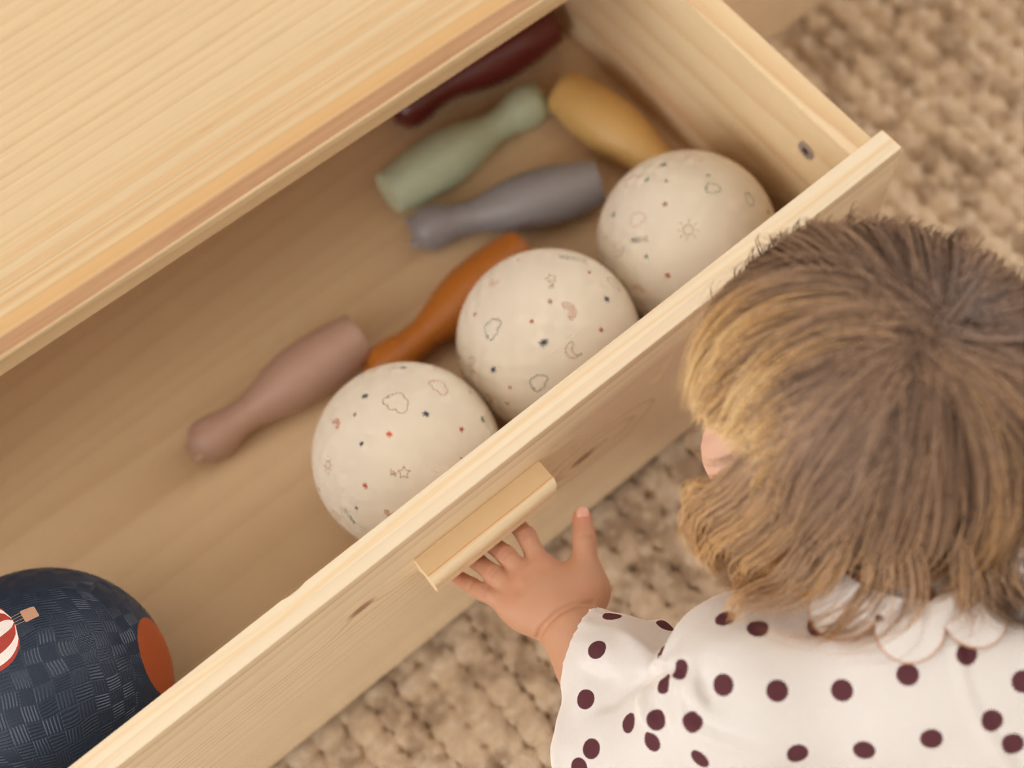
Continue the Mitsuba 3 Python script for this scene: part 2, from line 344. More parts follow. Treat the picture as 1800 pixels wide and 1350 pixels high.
# ---------------------------------------------------------------- bowling pins
def spline_profile(pts, n=60):
    from scipy.interpolate import PchipInterpolator
    p = np.array(pts); s = np.linspace(p[0, 0], p[-1, 0], n)
    return np.stack([s, PchipInterpolator(p[:, 0], p[:, 1])(s)], 1)
PIN = spline_profile([(0.0, 0.0150), (0.012, 0.0172), (0.028, 0.0192), (0.044, 0.0197), (0.060, 0.0178), (0.076, 0.0136), (0.088, 0.0110), (0.097, 0.0112), (0.107, 0.0140), (0.1155, 0.0151), (0.1165, 0.01512)], 50)
HEADEND = [(0.1165 + 0.0135 * math.sin(a), 0.01512 * math.cos(a)) for a in np.linspace(0.08, 1.5, 14)]
PROF = [(0.0008, 0.0128), (0.0, 0.0138), (0.0, 0.0146)] + [tuple(x) for x in PIN[1:]] + HEADEND
PIN_L = 0.130
def make_pin(color, label, base, tip, spin, rough=0.42):
    """A pin lying on the drawer's floor: base centre and tip in plan."""
    key = thing('bowling_pin', label, 'bowling pin', 'bowling pins lying in the open drawer')
    b, t = np.array(base, float), np.array(tip, float)
    d = unit(t - b); lean = math.asin((0.0196 - 0.0151) / 0.072)
    ax = np.array([d[0] * math.cos(lean), d[1] * math.cos(lean), -math.sin(lean)])
    R = frame_z(ax, np.cross(ax, [0, 0, 1]))
    c, s = math.cos(spin), math.sin(spin); R = R @ np.array([[c, -s, 0], [s, c, 0], [0, 0, 1]])
    body = placed(lathe(PROF, 56), R, (b[0], b[1], 0))
    dz = FLOOR - body.vertices[:, 2].min(); o = np.array([b[0], b[1], dz])
    m = bsdf('mat_' + key, color, rough, 0.35, clearcoat=(0.7 if rough < .3 else 0.15), clearcoat_gloss=0.9)
    obj('body', placed(lathe(PROF, 56), R, o), m, key, smooth=40)
    for sx in (-1, 1):
        e = trimesh.creation.icosphere(subdivisions=3, radius=0.0037); e.vertices = e.vertices * [1, 0.8, 1.15]
        obj('ear', placed(e, R, o + R @ np.array([sx * 0.0096, 0, 0.1274])), m, key, smooth=True)
    return key
make_pin(lin(178, 143, 123), 'dusty rose bowling pin lying apart on the drawer floor beside the nearest patterned ball', (-0.2503, 0.1712), (-0.379, 0.1785), 0.6)
make_pin(lin(144, 140, 139), 'grey bowling pin lying between the pale green pin and the orange pin', (-0.0622, 0.1545), (-0.1866, 0.2155), 0.15)
make_pin(lin(182, 193, 164), 'pale sage green bowling pin lying between the red pin and the grey one', (-0.1735, 0.2405), (-0.0416, 0.2352), 0.2)
make_pin(lin(210, 169, 102), 'mustard yellow bowling pin lying along the right side panel, its head behind a ball', (-0.0345, 0.2265), (-0.0143, 0.101), 0.4)
make_pin(lin(176, 104, 38), 'burnt orange bowling pin lying behind the middle patterned ball', (-0.1315, 0.1492), (-0.2634, 0.1442), 0.3, 0.4)
make_pin(lin(102, 40, 34), 'glossy dark red bowling pin lying in the far corner, half under the cabinet', (-0.0035, 0.2745), (-0.149, 0.2945), 0.5, 0.20)

# ---------------------------------------------------------------- balls
def weave(centre, cell, ridges, axis_rot, depth):
    """Embossed basket weave on a sphere, laid out face by face of a turned cube."""
    A = np.asarray(axis_rot).tolist(); centre = [float(q) for q in centre]
    def f(p, n, uv):
        x, y, z = p.x - centre[0], p.y - centre[1], p.z - centre[2]
        a = [A[i][0] * x + A[i][1] * y + A[i][2] * z for i in range(3)]
        m = [dr.abs(q) for q in a]
        ix, iy = (m[0] >= m[1]) & (m[0] >= m[2]), (m[1] > m[0]) & (m[1] >= m[2])
        w = dr.select(ix, m[0], dr.select(iy, m[1], m[2]))
        s = dr.select(ix, a[1], a[0]); t = dr.select(ix | iy, a[2], a[1])
        r = dr.sqrt(x * x + y * y + z * z)
        s, t = r * dr.atan(s / w) / cell, r * dr.atan(t / w) / cell
        s, t = s + 0.35 * (noise(s * 0.7, t * 0.7, 1) - 0.5), t + 0.35 * (noise(s * 0.7, t * 0.7, 2) - 0.5)
        i, j = dr.floor(s), dr.floor(t)
        odd = (i + j) - 2 * dr.floor((i + j) / 2) > 0.5
        q = dr.select(odd, s - i, t - j)
        along = dr.select(odd, t - j, s - i)
        h = 0.5 - 0.5 * dr.cos(2 * math.pi * ridges * q)
        return depth * dr.power(h, 0.8) * smoothstep(0.0, 0.06, along) * smoothstep(1.0, 0.94, along)
    return f

INK = {'brown': lin(150, 112, 82), 'rust': lin(170, 104, 80), 'red': lin(168, 70, 52), 'navy': lin(38, 48, 66), 'orange': lin(196, 84, 50), 'teal': lin(52, 84, 82),
       'green': lin(84, 118, 98), 'pink': lin(192, 152, 128), 'olive': lin(160, 132, 92), 'dark': lin(64, 72, 66)}
for k, c in INK.items(): bsdf('mat_ink_' + k, c, 0.6, 0.3)
def arc(cx, cy, r, a0, a1, n=16):
    a = np.radians(np.linspace(a0, a1, n)); return np.stack([cx + r * np.cos(a), cy + r * np.sin(a)], 1)
LETTERS = {'M': [[(0, 0), (.12, 1), (.5, .3), (.85, 1), (1, 0)]], 'A': [[(0, 0), (.5, 1), (1, 0)], [(.2, .38), (.8, .38)]],
           'G': [[(.95, .8), (.6, 1), (.2, .9), (0, .5), (.2, .1), (.6, 0), (.95, .2), (.95, .45), (.6, .45)]], 'I': [[(.5, 0), (.5, 1)]],
           'C': [[(.95, .85), (.55, 1), (.15, .85), (0, .5), (.15, .15), (.55, 0), (.95, .15)]]}
def motif(kind, s, r):
    """Strokes of one drawing in millimetres, x along its tangent; (list of (points, width))."""
    L = []
    if kind == 'cloud':
        P = []
        lobes = [(-.36, -.10, .20, 100, 290), (-.08, -.20, .20, 200, 330), (.28, -.14, .22, 215, 400), (.20, .10, .20, -10, 110), (-.10, .20, .24, 15, 165), (-.34, .08, .16, 90, 215)]
        for cx, cy, q, a0, a1 in lobes: P.append(arc(cx, cy, q, a0, a1, 9))
        P = np.vstack(P + [P[0][:1]]) * s; L.append((P, 0.42))
    elif kind == 'star':
        for i in range(4):
            a = math.radians(45 * i + r.uniform(-12, 12)); q = s * r.uniform(0.95, 1.3); d = np.array([math.cos(a), math.sin(a)])
            L.append((np.array([-d * q, d * q * r.uniform(.7, 1)]), 0.34 + 0.1 * s))
    elif kind == 'sun':
        L.append((arc(0, 0, s, 0, 360, 28), 0.5))
        for i in range(8):
            a = math.radians(45 * i + r.uniform(-8, 8)); d = np.array([math.cos(a), math.sin(a)])
            L.append((np.array([d * s * 1.5, d * s * r.uniform(2.1, 2.5)]), 0.38))
    elif kind == 'moon':
        o = arc(0, 0, s, 130, 370, 22); i = arc(.42 * s, .38 * s, .80 * s, 335, 160, 16)
        L.append((np.vstack([o, i, o[:1]]), 0.38))
    elif kind == 'rainbow':
        for q in (1.0, .78, .58, .36): L.append((arc(0, -s * .25, s * .5 * q, 0, 180, 18), 0.36))
        for sg in (-1, 1): L.append((np.array([(sg * s * .5, -s * .25), (sg * s * .18, -s * .27)]), 0.36))
    elif kind == 'shooting':
        P = [(s * (1 if i % 2 == 0 else .48) * math.sin(math.pi * i / 5), s * (1 if i % 2 == 0 else .48) * math.cos(math.pi * i / 5)) for i in range(11)]
        L.append((np.array(P), 0.36))
        for a, b in ((-.2, .5), (-.55, .15), (-.1, -.35)): L.append((np.array([(-s * 1.1, a * s), (-s * 2.1, b * s)]), 0.36))
    elif kind == 'word':
        h, w, g = s * .26, s * .155, s * .055
        for i, ch in enumerate('MAGIC'):
            for st in LETTERS[ch]: L.append((np.array([((i - 2.5) * (w + g) + x * w, (y - .5) * h) for x, y in st]), 0.42))
    return L
def ribbon(P, width, n, t, centre, R):
    """A printed line: strip of ink lying on the sphere."""
    b = np.cross(n, t)
    d = np.linalg.norm(np.diff(P, axis=0), axis=1); s = np.r_[0, np.cumsum(d)]
    m = max(2, int(s[-1] / 0.45) + 1); q = np.linspace(0, s[-1], m); P = np.stack([np.interp(q, s, P[:, i]) for i in (0, 1)], 1)
    tg = np.gradient(P, axis=0); tg /= np.linalg.norm(tg, axis=1, keepdims=True) + 1e-9
    nr = np.stack([-tg[:, 1], tg[:, 0]], 1) * width * 0.62
    E = np.concatenate([P - nr, P, P + nr]) / 1000
    w = n * R + E[:, :1] * t + E[:, 1:] * b
    lift = np.r_[np.full(m, 2e-5), np.full(m, 1.6e-4), np.full(m, 2e-5)]
    w = w / np.linalg.norm(w, axis=1, keepdims=True) * (R + lift)[:, None]
    i = np.arange(m - 1); f = []
    for o in (0, m): f += [np.stack([o + i, o + i + m, o + i + m + 1], 1), np.stack([o + i, o + i + m + 1, o + i + 1], 1)]
    return trimesh.Trimesh(w + centre, np.vstack(f)[:, ::-1], process=False)
PRINT = {'cloud': 'printed_cloud', 'star': 'printed_star', 'sun': 'printed_sun', 'moon': 'printed_moon', 'rainbow': 'printed_rainbow', 'shooting': 'printed_shooting_star', 'word': 'printed_word'}
MOTIFS = {}
MOTIFS[0] = [
   ('cloud', (0.144, 0.159, 0.977), (0.368, -0.925, 0.096), 15.1, 'brown'),
   ('cloud', (0.608, 0.084, 0.79), (0.147, -0.989, -0.007), 12.1, 'rust'),
   ('star', (-0.046, 0.466, 0.883), (0.424, -0.792, 0.44), 2.0, 'navy'),
   ('star', (-0.251, 0.367, 0.896), (0.187, -0.89, 0.417), 1.3, 'brown'),
   ('star', (-0.127, -0.065, 0.99), (0.745, -0.665, 0.052), 1.9, 'orange'),
   ('star', (-0.39, 0.063, 0.919), (0.405, -0.884, 0.232), 1.3, 'navy'),
   ('star', (0.294, -0.118, 0.948), (0.743, -0.595, -0.305), 2.2, 'navy'),
   ('star', (0.493, -0.414, 0.765), (0.252, -0.774, -0.581), 1.6, 'red'),
   ('star', (0.771, -0.377, 0.513), (0.51, -0.115, -0.852), 1.8, 'teal'),
   ('star', (0.475, 0.544, 0.691), (0.766, -0.643, -0.021), 1.8, 'navy'),
   ('star', (0.859, -0.054, 0.509), (0.512, 0.046, -0.858), 1.0, 'brown'),
   ('star', (-0.615, -0.251, 0.747), (0.517, -0.844, 0.142), 1.8, 'red'),
   ('star', (-0.802, -0.297, 0.519), (0.557, -0.686, 0.468), 1.0, 'navy'),
   ('star', (-0.947, 0.229, 0.225), (0.089, -0.487, 0.869), 1.0, 'dark'),
   ('rainbow', (-0.425, 0.471, 0.773), (-0.062, -0.867, 0.494), 8.5, 'red'),
   ('sun', (-0.757, 0.224, 0.614), (0.361, -0.639, 0.679), 2.3, 'brown'),
   ('shooting', (-0.25, -0.437, 0.864), (0.777, -0.623, -0.09), 3.8, 'brown'),
   ('rainbow', (-0.586, -0.586, 0.559), (-0.532, 0.799, 0.28), 7.7, 'rust'),
   ('moon', (0.232, -0.681, 0.694), (0.851, 0.488, 0.194), 4.8, 'red'),
   ('word', (-0.897, -0.252, 0.363), (0.021, 0.797, 0.604), 11.1, 'dark'),
   ('cloud', (-0.979, -0.107, 0.173), (-0.079, -0.584, -0.808), 7.3, 'pink'),
   ('cloud', (0.173, 0.753, 0.635), (0.885, 0.165, -0.436), 10.0, 'pink'),
   ('cloud', (0.784, 0.332, 0.524), (0.551, -0.76, -0.343), 8.7, 'pink'),
]
MOTIFS[1] = [
   ('cloud', (-0.562, 0.193, 0.804), (0.816, 0.291, 0.5), 12.6, 'teal'),
   ('cloud', (-0.55, -0.533, 0.643), (0.71, 0.107, 0.696), 11.2, 'teal'),
   ('moon', (-0.091, -0.556, 0.826), (0.42, -0.774, -0.474), 4.9, 'brown'),
   ('rainbow', (0.14, -0.238, 0.961), (-0.174, -0.962, -0.212), 11.8, 'rust'),
   ('star', (-0.289, -0.321, 0.902), (0.7, -0.714, -0.03), 2.6, 'navy'),
   ('star', (-0.801, -0.099, 0.59), (0.376, -0.851, 0.367), 2.2, 'navy'),
   ('star', (0.561, -0.316, 0.765), (0.585, -0.502, -0.637), 2.2, 'navy'),
   ('star', (0.029, -0.045, 0.999), (0.772, -0.634, -0.051), 1.6, 'brown'),
   ('star', (-0.246, -0.082, 0.966), (0.446, -0.894, 0.037), 1.3, 'red'),
   ('star', (0.28, -0.553, 0.784), (0.778, -0.348, -0.523), 1.5, 'red'),
   ('star', (-0.565, 0.492, 0.662), (0.25, -0.663, 0.706), 1.5, 'red'),
   ('star', (-0.781, -0.341, 0.523), (0.575, -0.718, 0.391), 1.0, 'red'),
   ('star', (-0.87, -0.386, 0.306), (0.492, -0.706, 0.509), 1.3, 'brown'),
   ('star', (0.618, 0.031, 0.785), (0.764, -0.256, -0.592), 1.2, 'red'),
   ('star', (-0.889, 0.424, 0.17), (-0.059, -0.475, 0.878), 1.7, 'teal'),
   ('star', (0.163, 0.654, 0.739), (0.402, -0.728, 0.555), 1.0, 'brown'),
   ('shooting', (0.22, 0.169, 0.961), (0.61, 0.744, -0.271), 3.6, 'brown'),
   ('cloud', (0.797, -0.16, 0.582), (0.309, -0.721, -0.621), 10.2, 'brown'),
   ('rainbow', (-0.218, 0.599, 0.771), (-0.192, 0.748, -0.635), 8.1, 'pink'),
   ('moon', (-0.891, 0.152, 0.428), (-0.405, -0.693, -0.597), 4.4, 'brown'),
   ('rainbow', (-0.958, -0.196, 0.208), (-0.105, -0.433, -0.895), 7.4, 'rust'),
   ('word', (0.621, 0.276, 0.733), (0.678, -0.658, -0.327), 16.9, 'dark'),
]
MOTIFS[2] = [
   ('sun', (-0.267, -0.253, 0.93), (0.742, -0.67, 0.031), 3.0, 'olive'),
   ('cloud', (-0.535, 0.243, 0.809), (0.76, -0.28, 0.586), 10.2, 'pink'),
   ('word', (-0.655, 0.061, 0.753), (0.522, -0.685, 0.509), 11.5, 'dark'),
   ('cloud', (0.247, -0.066, 0.967), (0.902, -0.35, -0.254), 9.1, 'green'),
   ('cloud', (0.53, -0.351, 0.772), (-0.476, -0.877, -0.072), 8.9, 'green'),
   ('star', (0.107, 0.551, 0.828), (0.467, -0.763, 0.447), 2.1, 'teal'),
   ('star', (-0.158, 0.52, 0.84), (0.383, -0.752, 0.537), 1.7, 'green'),
   ('star', (-0.055, 0.331, 0.942), (0.593, -0.748, 0.297), 1.4, 'brown'),
   ('star', (-0.258, 0.123, 0.958), (0.621, -0.739, 0.262), 1.7, 'brown'),
   ('star', (-0.606, 0.546, 0.579), (0.12, -0.656, 0.745), 2.1, 'teal'),
   ('star', (-0.715, -0.11, 0.69), (0.518, -0.746, 0.419), 1.2, 'green'),
   ('star', (-0.67, -0.404, 0.623), (0.65, -0.724, 0.23), 1.7, 'red'),
   ('star', (0.325, 0.091, 0.941), (0.816, -0.529, -0.231), 1.2, 'green'),
   ('star', (0.669, -0.511, 0.539), (0.637, 0.023, -0.77), 1.4, 'rust'),
   ('star', (-0.79, 0.464, 0.401), (0.045, -0.608, 0.792), 0.9, 'brown'),
   ('moon', (-0.825, 0.216, 0.522), (0.355, -0.521, 0.776), 4.5, 'olive'),
   ('rainbow', (-0.911, -0.21, 0.356), (0.314, -0.911, 0.268), 8.2, 'pink'),
   ('cloud', (-0.227, 0.701, 0.677), (0.891, -0.131, 0.434), 10.4, 'pink'),
   ('cloud', (0.416, 0.402, 0.816), (0.674, -0.738, 0.02), 9.6, 'pink'),
]
BALLS = [((-.2833, .0723, .1017), 'cream ball printed with small clouds and stars, nearest to the drawer handle'),
         ((-.1710, .0753, .1017), 'cream ball printed with clouds and a rainbow, middle one of the three'),
         ((-.0616, .0713, .1017), 'cream ball printed with a sun, in the front corner by the side panel')]
BR = 0.0564
def sphere_mesh(c, r, sub=5):
    m = trimesh.creation.icosphere(subdivisions=sub, radius=r); m.apply_translation(c); return m
for bi, (c, lab) in enumerate(BALLS):
    key = thing('play_ball', lab, 'ball', 'cream patterned balls in the open drawer')
    c = np.array(c); r = random.Random(20 + bi)
    rot = frame_z([0.25 - 0.2 * bi, -0.45 + 0.15 * bi, 0.85], [0.8, 0.5 - .5 * bi, 0.2]).T
    col = proc(lambda p, n, uv, c=c.tolist(): mi.Color3f(*lin(226, 212, 190)) * (0.97 + 0.06 * fbm((p.x - c[0]) * 60, (p.y - c[1]) * 60, (p.z - c[2]) * 60, 2)))
    bumped('mat_' + key, col, weave(c, 0.0082, 5, rot, 0.0004), 0.55, 0.35, eps=1.5e-4)
    obj('rubber_shell', sphere_mesh(c, BR), 'mat_' + key, key, smooth=True)
    todo = list(MOTIFS.get(bi, []))
    for q in range(16):     # the side turned away
        n = unit([r.gauss(0, 1), r.gauss(0, 1), -abs(r.gauss(0, .8)) - .1])
        t = unit(np.cross(n, [r.gauss(0, 1), r.gauss(0, 1), r.gauss(0, 1)]))
        kd = r.choice(['star', 'star', 'star', 'cloud', 'moon', 'rainbow', 'sun'])
        todo.append((kd, n, t, {'star': 2.0, 'cloud': 11, 'moon': 4.8, 'rainbow': 9, 'sun': 2.6}[kd], r.choice(list(INK))))
    for kd, n, t, s, ink in todo:
        n = unit(n); t = np.array(t); t = unit(t - n * (n @ t))
        ms = [ribbon(np.asarray(P, float), w, n, t, c, BR) for P, w in motif(kd, s, r)]
        # image y runs down, so drawings made with y up keep their handedness
        obj(PRINT[kd], cat(ms), 'mat_ink_' + ink, key)

navy = thing('play_ball', 'navy blue ball printed with a red and white striped hot-air balloon', 'ball')
NC, NR = np.array([-.5265, .0869, FLOOR + .0706]), 0.0706
rot = frame_z([0.1, -0.25, 0.95], [0.3, 0.95, 0.1]).T
bumped('mat_' + navy, proc(lambda p, n, uv: mi.Color3f(*lin(27, 42, 60)) * (0.9 + 0.2 * fbm(p.x * 90, p.y * 90, p.z * 90, 2))), weave(NC, 0.0092, 5, rot, 0.0003), 0.36, 0.5, eps=1.5e-4)
obj('rubber_shell', sphere_mesh(NC, NR), 'mat_' + navy, navy, smooth=True)
def patch(poly, n, t, c, R, lift=1.2e-4, step=0.0022):
    """A printed area: polygon in millimetres in the tangent plane, laid on the sphere."""
    P = Polygon(poly) if not isinstance(poly, Polygon) else poly
    v, f = trimesh.creation.triangulate_polygon(P.segmentize(step * 1000), engine='earcut')
    m = trimesh.Trimesh(np.c_[v, np.zeros(len(v))], f, process=False)
    m = m.subdivide_to_size(step * 1000 * 1.2, max_iter=12)
    b = np.cross(n, t); q = m.vertices / 1000
    a = np.linalg.norm(q[:, :2], axis=1) / R; s = np.where(a > 1e-9, np.sin(a) / np.maximum(a, 1e-9), 1)
    w = np.cos(a)[:, None] * n * R + s[:, None] * (q[:, :1] * t + q[:, 1:2] * b)
    out = trimesh.Trimesh(c + w / R * (R + lift), m.faces, process=False)
    return out
bsdf('mat_balloon_red', lin(166, 62, 52), 0.5, 0.3); bsdf('mat_balloon_white', lin(232, 222, 212), 0.5, 0.3)
bsdf('mat_basket', lin(190, 146, 118), 0.55, 0.3); bsdf('mat_rust', lin(150, 70, 34), 0.5, 0.3)
n0 = unit([0.3634, 0.2369, 0.9010]); mth = unit([0.2502, 0.2528, 0.9346])
tb = unit((mth - n0) - n0 * ((mth - n0) @ n0))
dirw = unit(np.array([-0.35, -0.03, 0.08])); dirw = unit(dirw - n0 * (dirw @ n0))
# basket, ropes, envelope: x runs from basket to crown
tb = unit(tb + 0.15 * dirw); tb = unit(tb - n0 * (tb @ n0))
obj('printed_basket', patch(Polygon([(-3, -3), (3, -3.4), (3, 3.4), (-3, 3)]).buffer(0.9), n0, tb, NC, NR), 'mat_basket', navy, label='tan balloon basket')
def env(x): return 21.5 * math.sin(min(1, max(0, (x - 9) / 56)) ** 0.62 * math.pi) ** 0.8 + 3.2 * max(0, 1 - (x - 9) / 20)
xs = np.linspace(9, 65, 30)
cuts = [math.sin(math.radians(a)) for a in (-90, -62, -38, -13, 13, 38, 62, 90)]
for i in range(7):
    lo, hi = cuts[i], cuts[i + 1]
    poly = [(x, env(x) * lo) for x in xs] + [(x, env(x) * hi) for x in xs[::-1]]
    pg = Polygon(poly).buffer(0)
    if pg.geom_type != 'Polygon': pg = max(pg.geoms, key=lambda g: g.area)
    obj('printed_gore', patch(pg, n0, tb, NC, NR), 'mat_balloon_red' if i % 2 == 0 else 'mat_balloon_white', navy)
for y0, y1 in ((-3.2, -3.0), (-1.2, -1.0), (1.2, 1.0), (3.2, 3.0)):
    obj('printed_rope', ribbon(np.array([(3.6, y0), (9.2, y1)]), 0.28, n0, tb, NC, NR + 1e-4), 'mat_basket', navy)
na = np.array([0.9078, -0.3912, 0.1512]); capr = NR * math.acos(0.9471) * 1000
obj('printed_disc', patch(Polygon(arc(0, 0, capr, 0, 360, 48)[:-1]), na, unit(np.cross(na, [0, 0, 1])), NC, NR), 'mat_rust', navy, label='rust orange printed disc')

# ---------------------------------------------------------------- the child
from scipy.spatial import cKDTree
FoldTree = cKDTree
class Field:
    """Distance field on a grid of uneven spacing; meshed by surface nets into one closed surface."""
    def __init__(self, xs, ys, zs):
        self.ax = [np.asarray(a, np.float32) for a in (xs, ys, zs)]
        self.F = np.full([len(a) for a in self.ax], 0.05, np.float32)
    def block(self, lo, hi):
        s = tuple(slice(max(0, np.searchsorted(a, l) - 1), min(len(a), np.searchsorted(a, h) + 2)) for a, l, h in zip(self.ax, lo, hi))
        g = [a[q] for a, q in zip(self.ax, s)]
        if min(map(len, g)) == 0: return None, None
        return s, np.stack(np.meshgrid(*g, indexing='ij'), -1)
    def put(self, s, d, k):
        F = self.F[s]
        if k < 0:      # smooth subtraction
            h = np.maximum(-k - np.abs(F + d), 0) / -k; self.F[s] = np.maximum(F, -d) + h * h * -k / 4
        else:
            h = np.maximum(k - np.abs(F - d), 0) / max(k, 1e-9); self.F[s] = np.minimum(F, d) - h * h * k / 4
    def cone(self, a, b, ra, rb, k=0.01, flat=None):
        """Round cone from a to b; flat=(axis, factor) squashes its section along an axis."""
        a, b = np.asarray(a, float), np.asarray(b, float); m = max(ra, rb) + abs(k) + 0.012
        s, p = self.block(np.minimum(a, b) - m, np.maximum(a, b) + m)
        if s is None: return
        ab = b - a; t = np.clip((p - a) @ ab / max(ab @ ab, 1e-12), 0, 1)
        q = p - a - t[..., None] * ab
        if flat is not None:
            n = unit(flat[0]); w = q @ n; q = q + (w * (1 / flat[1] - 1))[..., None] * n
        d = np.linalg.norm(q, axis=-1) - (ra + (rb - ra) * t)
        if flat is not None: d = d * (0.5 + 0.5 * flat[1])
        self.put(s, d, k)
    def ell(self, c, R, r, k=0.01):
        c, r = np.asarray(c, float), np.asarray(r, float); m = r.max() + abs(k) + 0.012
        s, p = self.block(c - m, c + m)
        if s is None: return
        q = (p - c) @ R; k0 = np.linalg.norm(q / r, axis=-1); k1 = np.linalg.norm(q / r**2, axis=-1)
        self.put(s, k0 * (k0 - 1) / np.maximum(k1, 1e-9), k)
    def displace(self, fn, band=0.02):
        i = np.nonzero(np.abs(self.F) < band)
        p = np.stack([a[j] for a, j in zip(self.ax, i)], -1).astype(float)
        self.F[i] += fn(p).astype(np.float32)
    def mesh(self):
        F = self.F; S = F < 0
        n = np.array(F.shape) - 1
        c8 = [(x, y, z) for x in (0, 1) for y in (0, 1) for z in (0, 1)]
        cnt = sum(S[x:n[0] + x, y:n[1] + y, z:n[2] + z].astype(np.int8) for x, y, z in c8)
        I = np.stack(np.nonzero((cnt > 0) & (cnt < 8)), 1)
        vals = {c: F[I[:, 0] + c[0], I[:, 1] + c[1], I[:, 2] + c[2]] for c in c8}
        pos = np.zeros((len(I), 3)); num = np.zeros(len(I))
        for c in c8:
            for ax in range(3):
                if c[ax]: continue
                d = list(c); d[ax] = 1; a, b = vals[c], vals[tuple(d)]
                m = (a < 0) != (b < 0); t = np.where(m, a / np.where(m, a - b, 1), 0)
                for q in range(3):
                    x0 = self.ax[q][I[:, q] + c[q]]; x1 = self.ax[q][I[:, q] + d[q]]
                    pos[:, q] += np.where(m, x0 + (x1 - x0) * t, 0)
                num += m
        pos /= num[:, None]
        idx = np.full(n, -1, np.int64); idx[tuple(I.T)] = np.arange(len(I))
        faces = []
        for ax in range(3):
            u, v = (ax + 1) % 3, (ax + 2) % 3
            A = S.take(range(F.shape[ax] - 1), ax); B = S.take(range(1, F.shape[ax]), ax)
            E = np.stack(np.nonzero(A != B), 1)
            E = E[(E[:, u] > 0) & (E[:, v] > 0) & (E[:, u] < n[u]) & (E[:, v] < n[v])]
            inside = A[tuple(E.T)]
            q = []
            for du, dv in ((-1, -1), (0, -1), (0, 0), (-1, 0)):
                e = E.copy(); e[:, u] += du; e[:, v] += dv; q.append(idx[tuple(e.T)])
            q = np.stack(q, 1); q[~inside] = q[~inside][:, ::-1]; faces.append(q)
        q = np.vstack(faces)
        return trimesh.Trimesh(pos, np.vstack([q[:, [0, 1, 2]], q[:, [0, 2, 3]]]), process=False)

def grid_axis(lo, hi, coarse, fine=None, a=None, b=None):
    if fine is None: return np.arange(lo, hi + coarse, coarse)
    return np.concatenate([np.arange(lo, a, coarse), np.arange(a, b, fine), np.arange(b, hi + coarse, coarse)])

HC = np.array([-.1226, -.1115, .2755])
HF = unit([-.386, .892, -.228]); HU = np.array([0, 0, 1.0]); HU = unit(HU - HF * (HU @ HF)); HL = np.cross(HU, HF)
HR = np.stack([HF, HL, HU], 1)                     # head frame: forward, left, up
def hp(f, l, u): return HC + HR @ np.array([f, l, u])
NB = np.array([-.160, -.190, .222])
SL, SR = np.array([-.249, -.165, .196]), np.array([-.058, -.285, .205])
EL, WR_ = np.array([-.288, -.140, .137]), np.array([-.2795, -.0765, .1365])
ER, WRR = np.array([-.005, -.235, .110]), np.array([.010, -.160, .014])
PEL = np.array([-.105, -.375, .110])
body = Field(grid_axis(-.36, .06, .0044, .00085, -.320, -.228), grid_axis(-.47, .012, .0044, .00085, -.098, 0.0), grid_axis(-.012, .375, .0044, .00085, .118, .158))
# head
body.ell(hp(-.006, 0, .008), HR, (.081, .067, .070), .012)
body.ell(hp(.026, 0, -.038), HR, (.046, .052, .046), .02)
for s in (1, -1):
    body.ell(hp(.050, s * .030, -.036), HR, (.026, .026, .025), .014)       # cheeks
    body.ell(hp(-.004, s * .067, -.018), HR, (.013, .006, .018), .004)      # ears
    body.ell(hp(-.004, s * .072, -.018), HR, (.006, .003, .010), -.003)
    body.ell(hp(.071, s * .024, -.012), HR, (.010, .013, .008), -.008)      # eye sockets
    body.ell(hp(.067, s * .024, -.013), HR, (.010, .010, .009), .003)
body.ell(hp(.078, 0, -.026), HR, (.008, .007, .007), .008)                  # nose
body.ell(hp(.058, 0, -.070), HR, (.014, .016, .012), .012)                  # chin
body.cone(hp(.076, -.009, -.048), hp(.076, .009, -.048), .0045, .0045, .004)  # lips
body.cone(hp(.083, -.010, -.049), hp(.083, .010, -.049), .0012, .0012, -.002)
# trunk, neck, legs folded under
body.cone(hp(-.018, 0, -.045), NB, .033, .036, .02)
body.cone(SL, SR, .036, .036, .03)
body.cone(NB + [0, -.01, -.02], PEL, .062, .070, .03)
body.cone(SL, [-.292, -.156, .145], .028, .018, .02); body.cone([-.292, -.156, .145], EL, .018, .016, .006); body.cone(SR, ER, .030, .025, .02); body.cone(ER, WRR, .024, .017, .01)
TF = unit([.35, .93, 0]); TL = np.array([-TF[1], TF[0], 0])
for s in (1, -1):
    hip, knee = PEL + TL * s * .05 + [0, 0, -.03], PEL + TL * s * .085 + TF * .165 + [0, 0, -.058]
    ank = PEL + TL * s * .06 - TF * .01 + [0, 0, -.074]
    body.cone(hip, knee, .052, .042, .02); body.cone(knee, ank, .036, .024, .012); body.cone(ank, ank - TF * .055 + [0, 0, -.006], .020, .014, .01)
for q in (-.018, -.006, .006, .018):    # right hand flat on the rug
    body.cone(WRR + [.004 + q * .3, .018, 0], WRR + [.004 + q * 1.3, .056 - abs(q) * .4, -.004], .009, .0065, .004)
body.cone(WRR, WRR + [.004, .022, 0], .016, .018, .01)
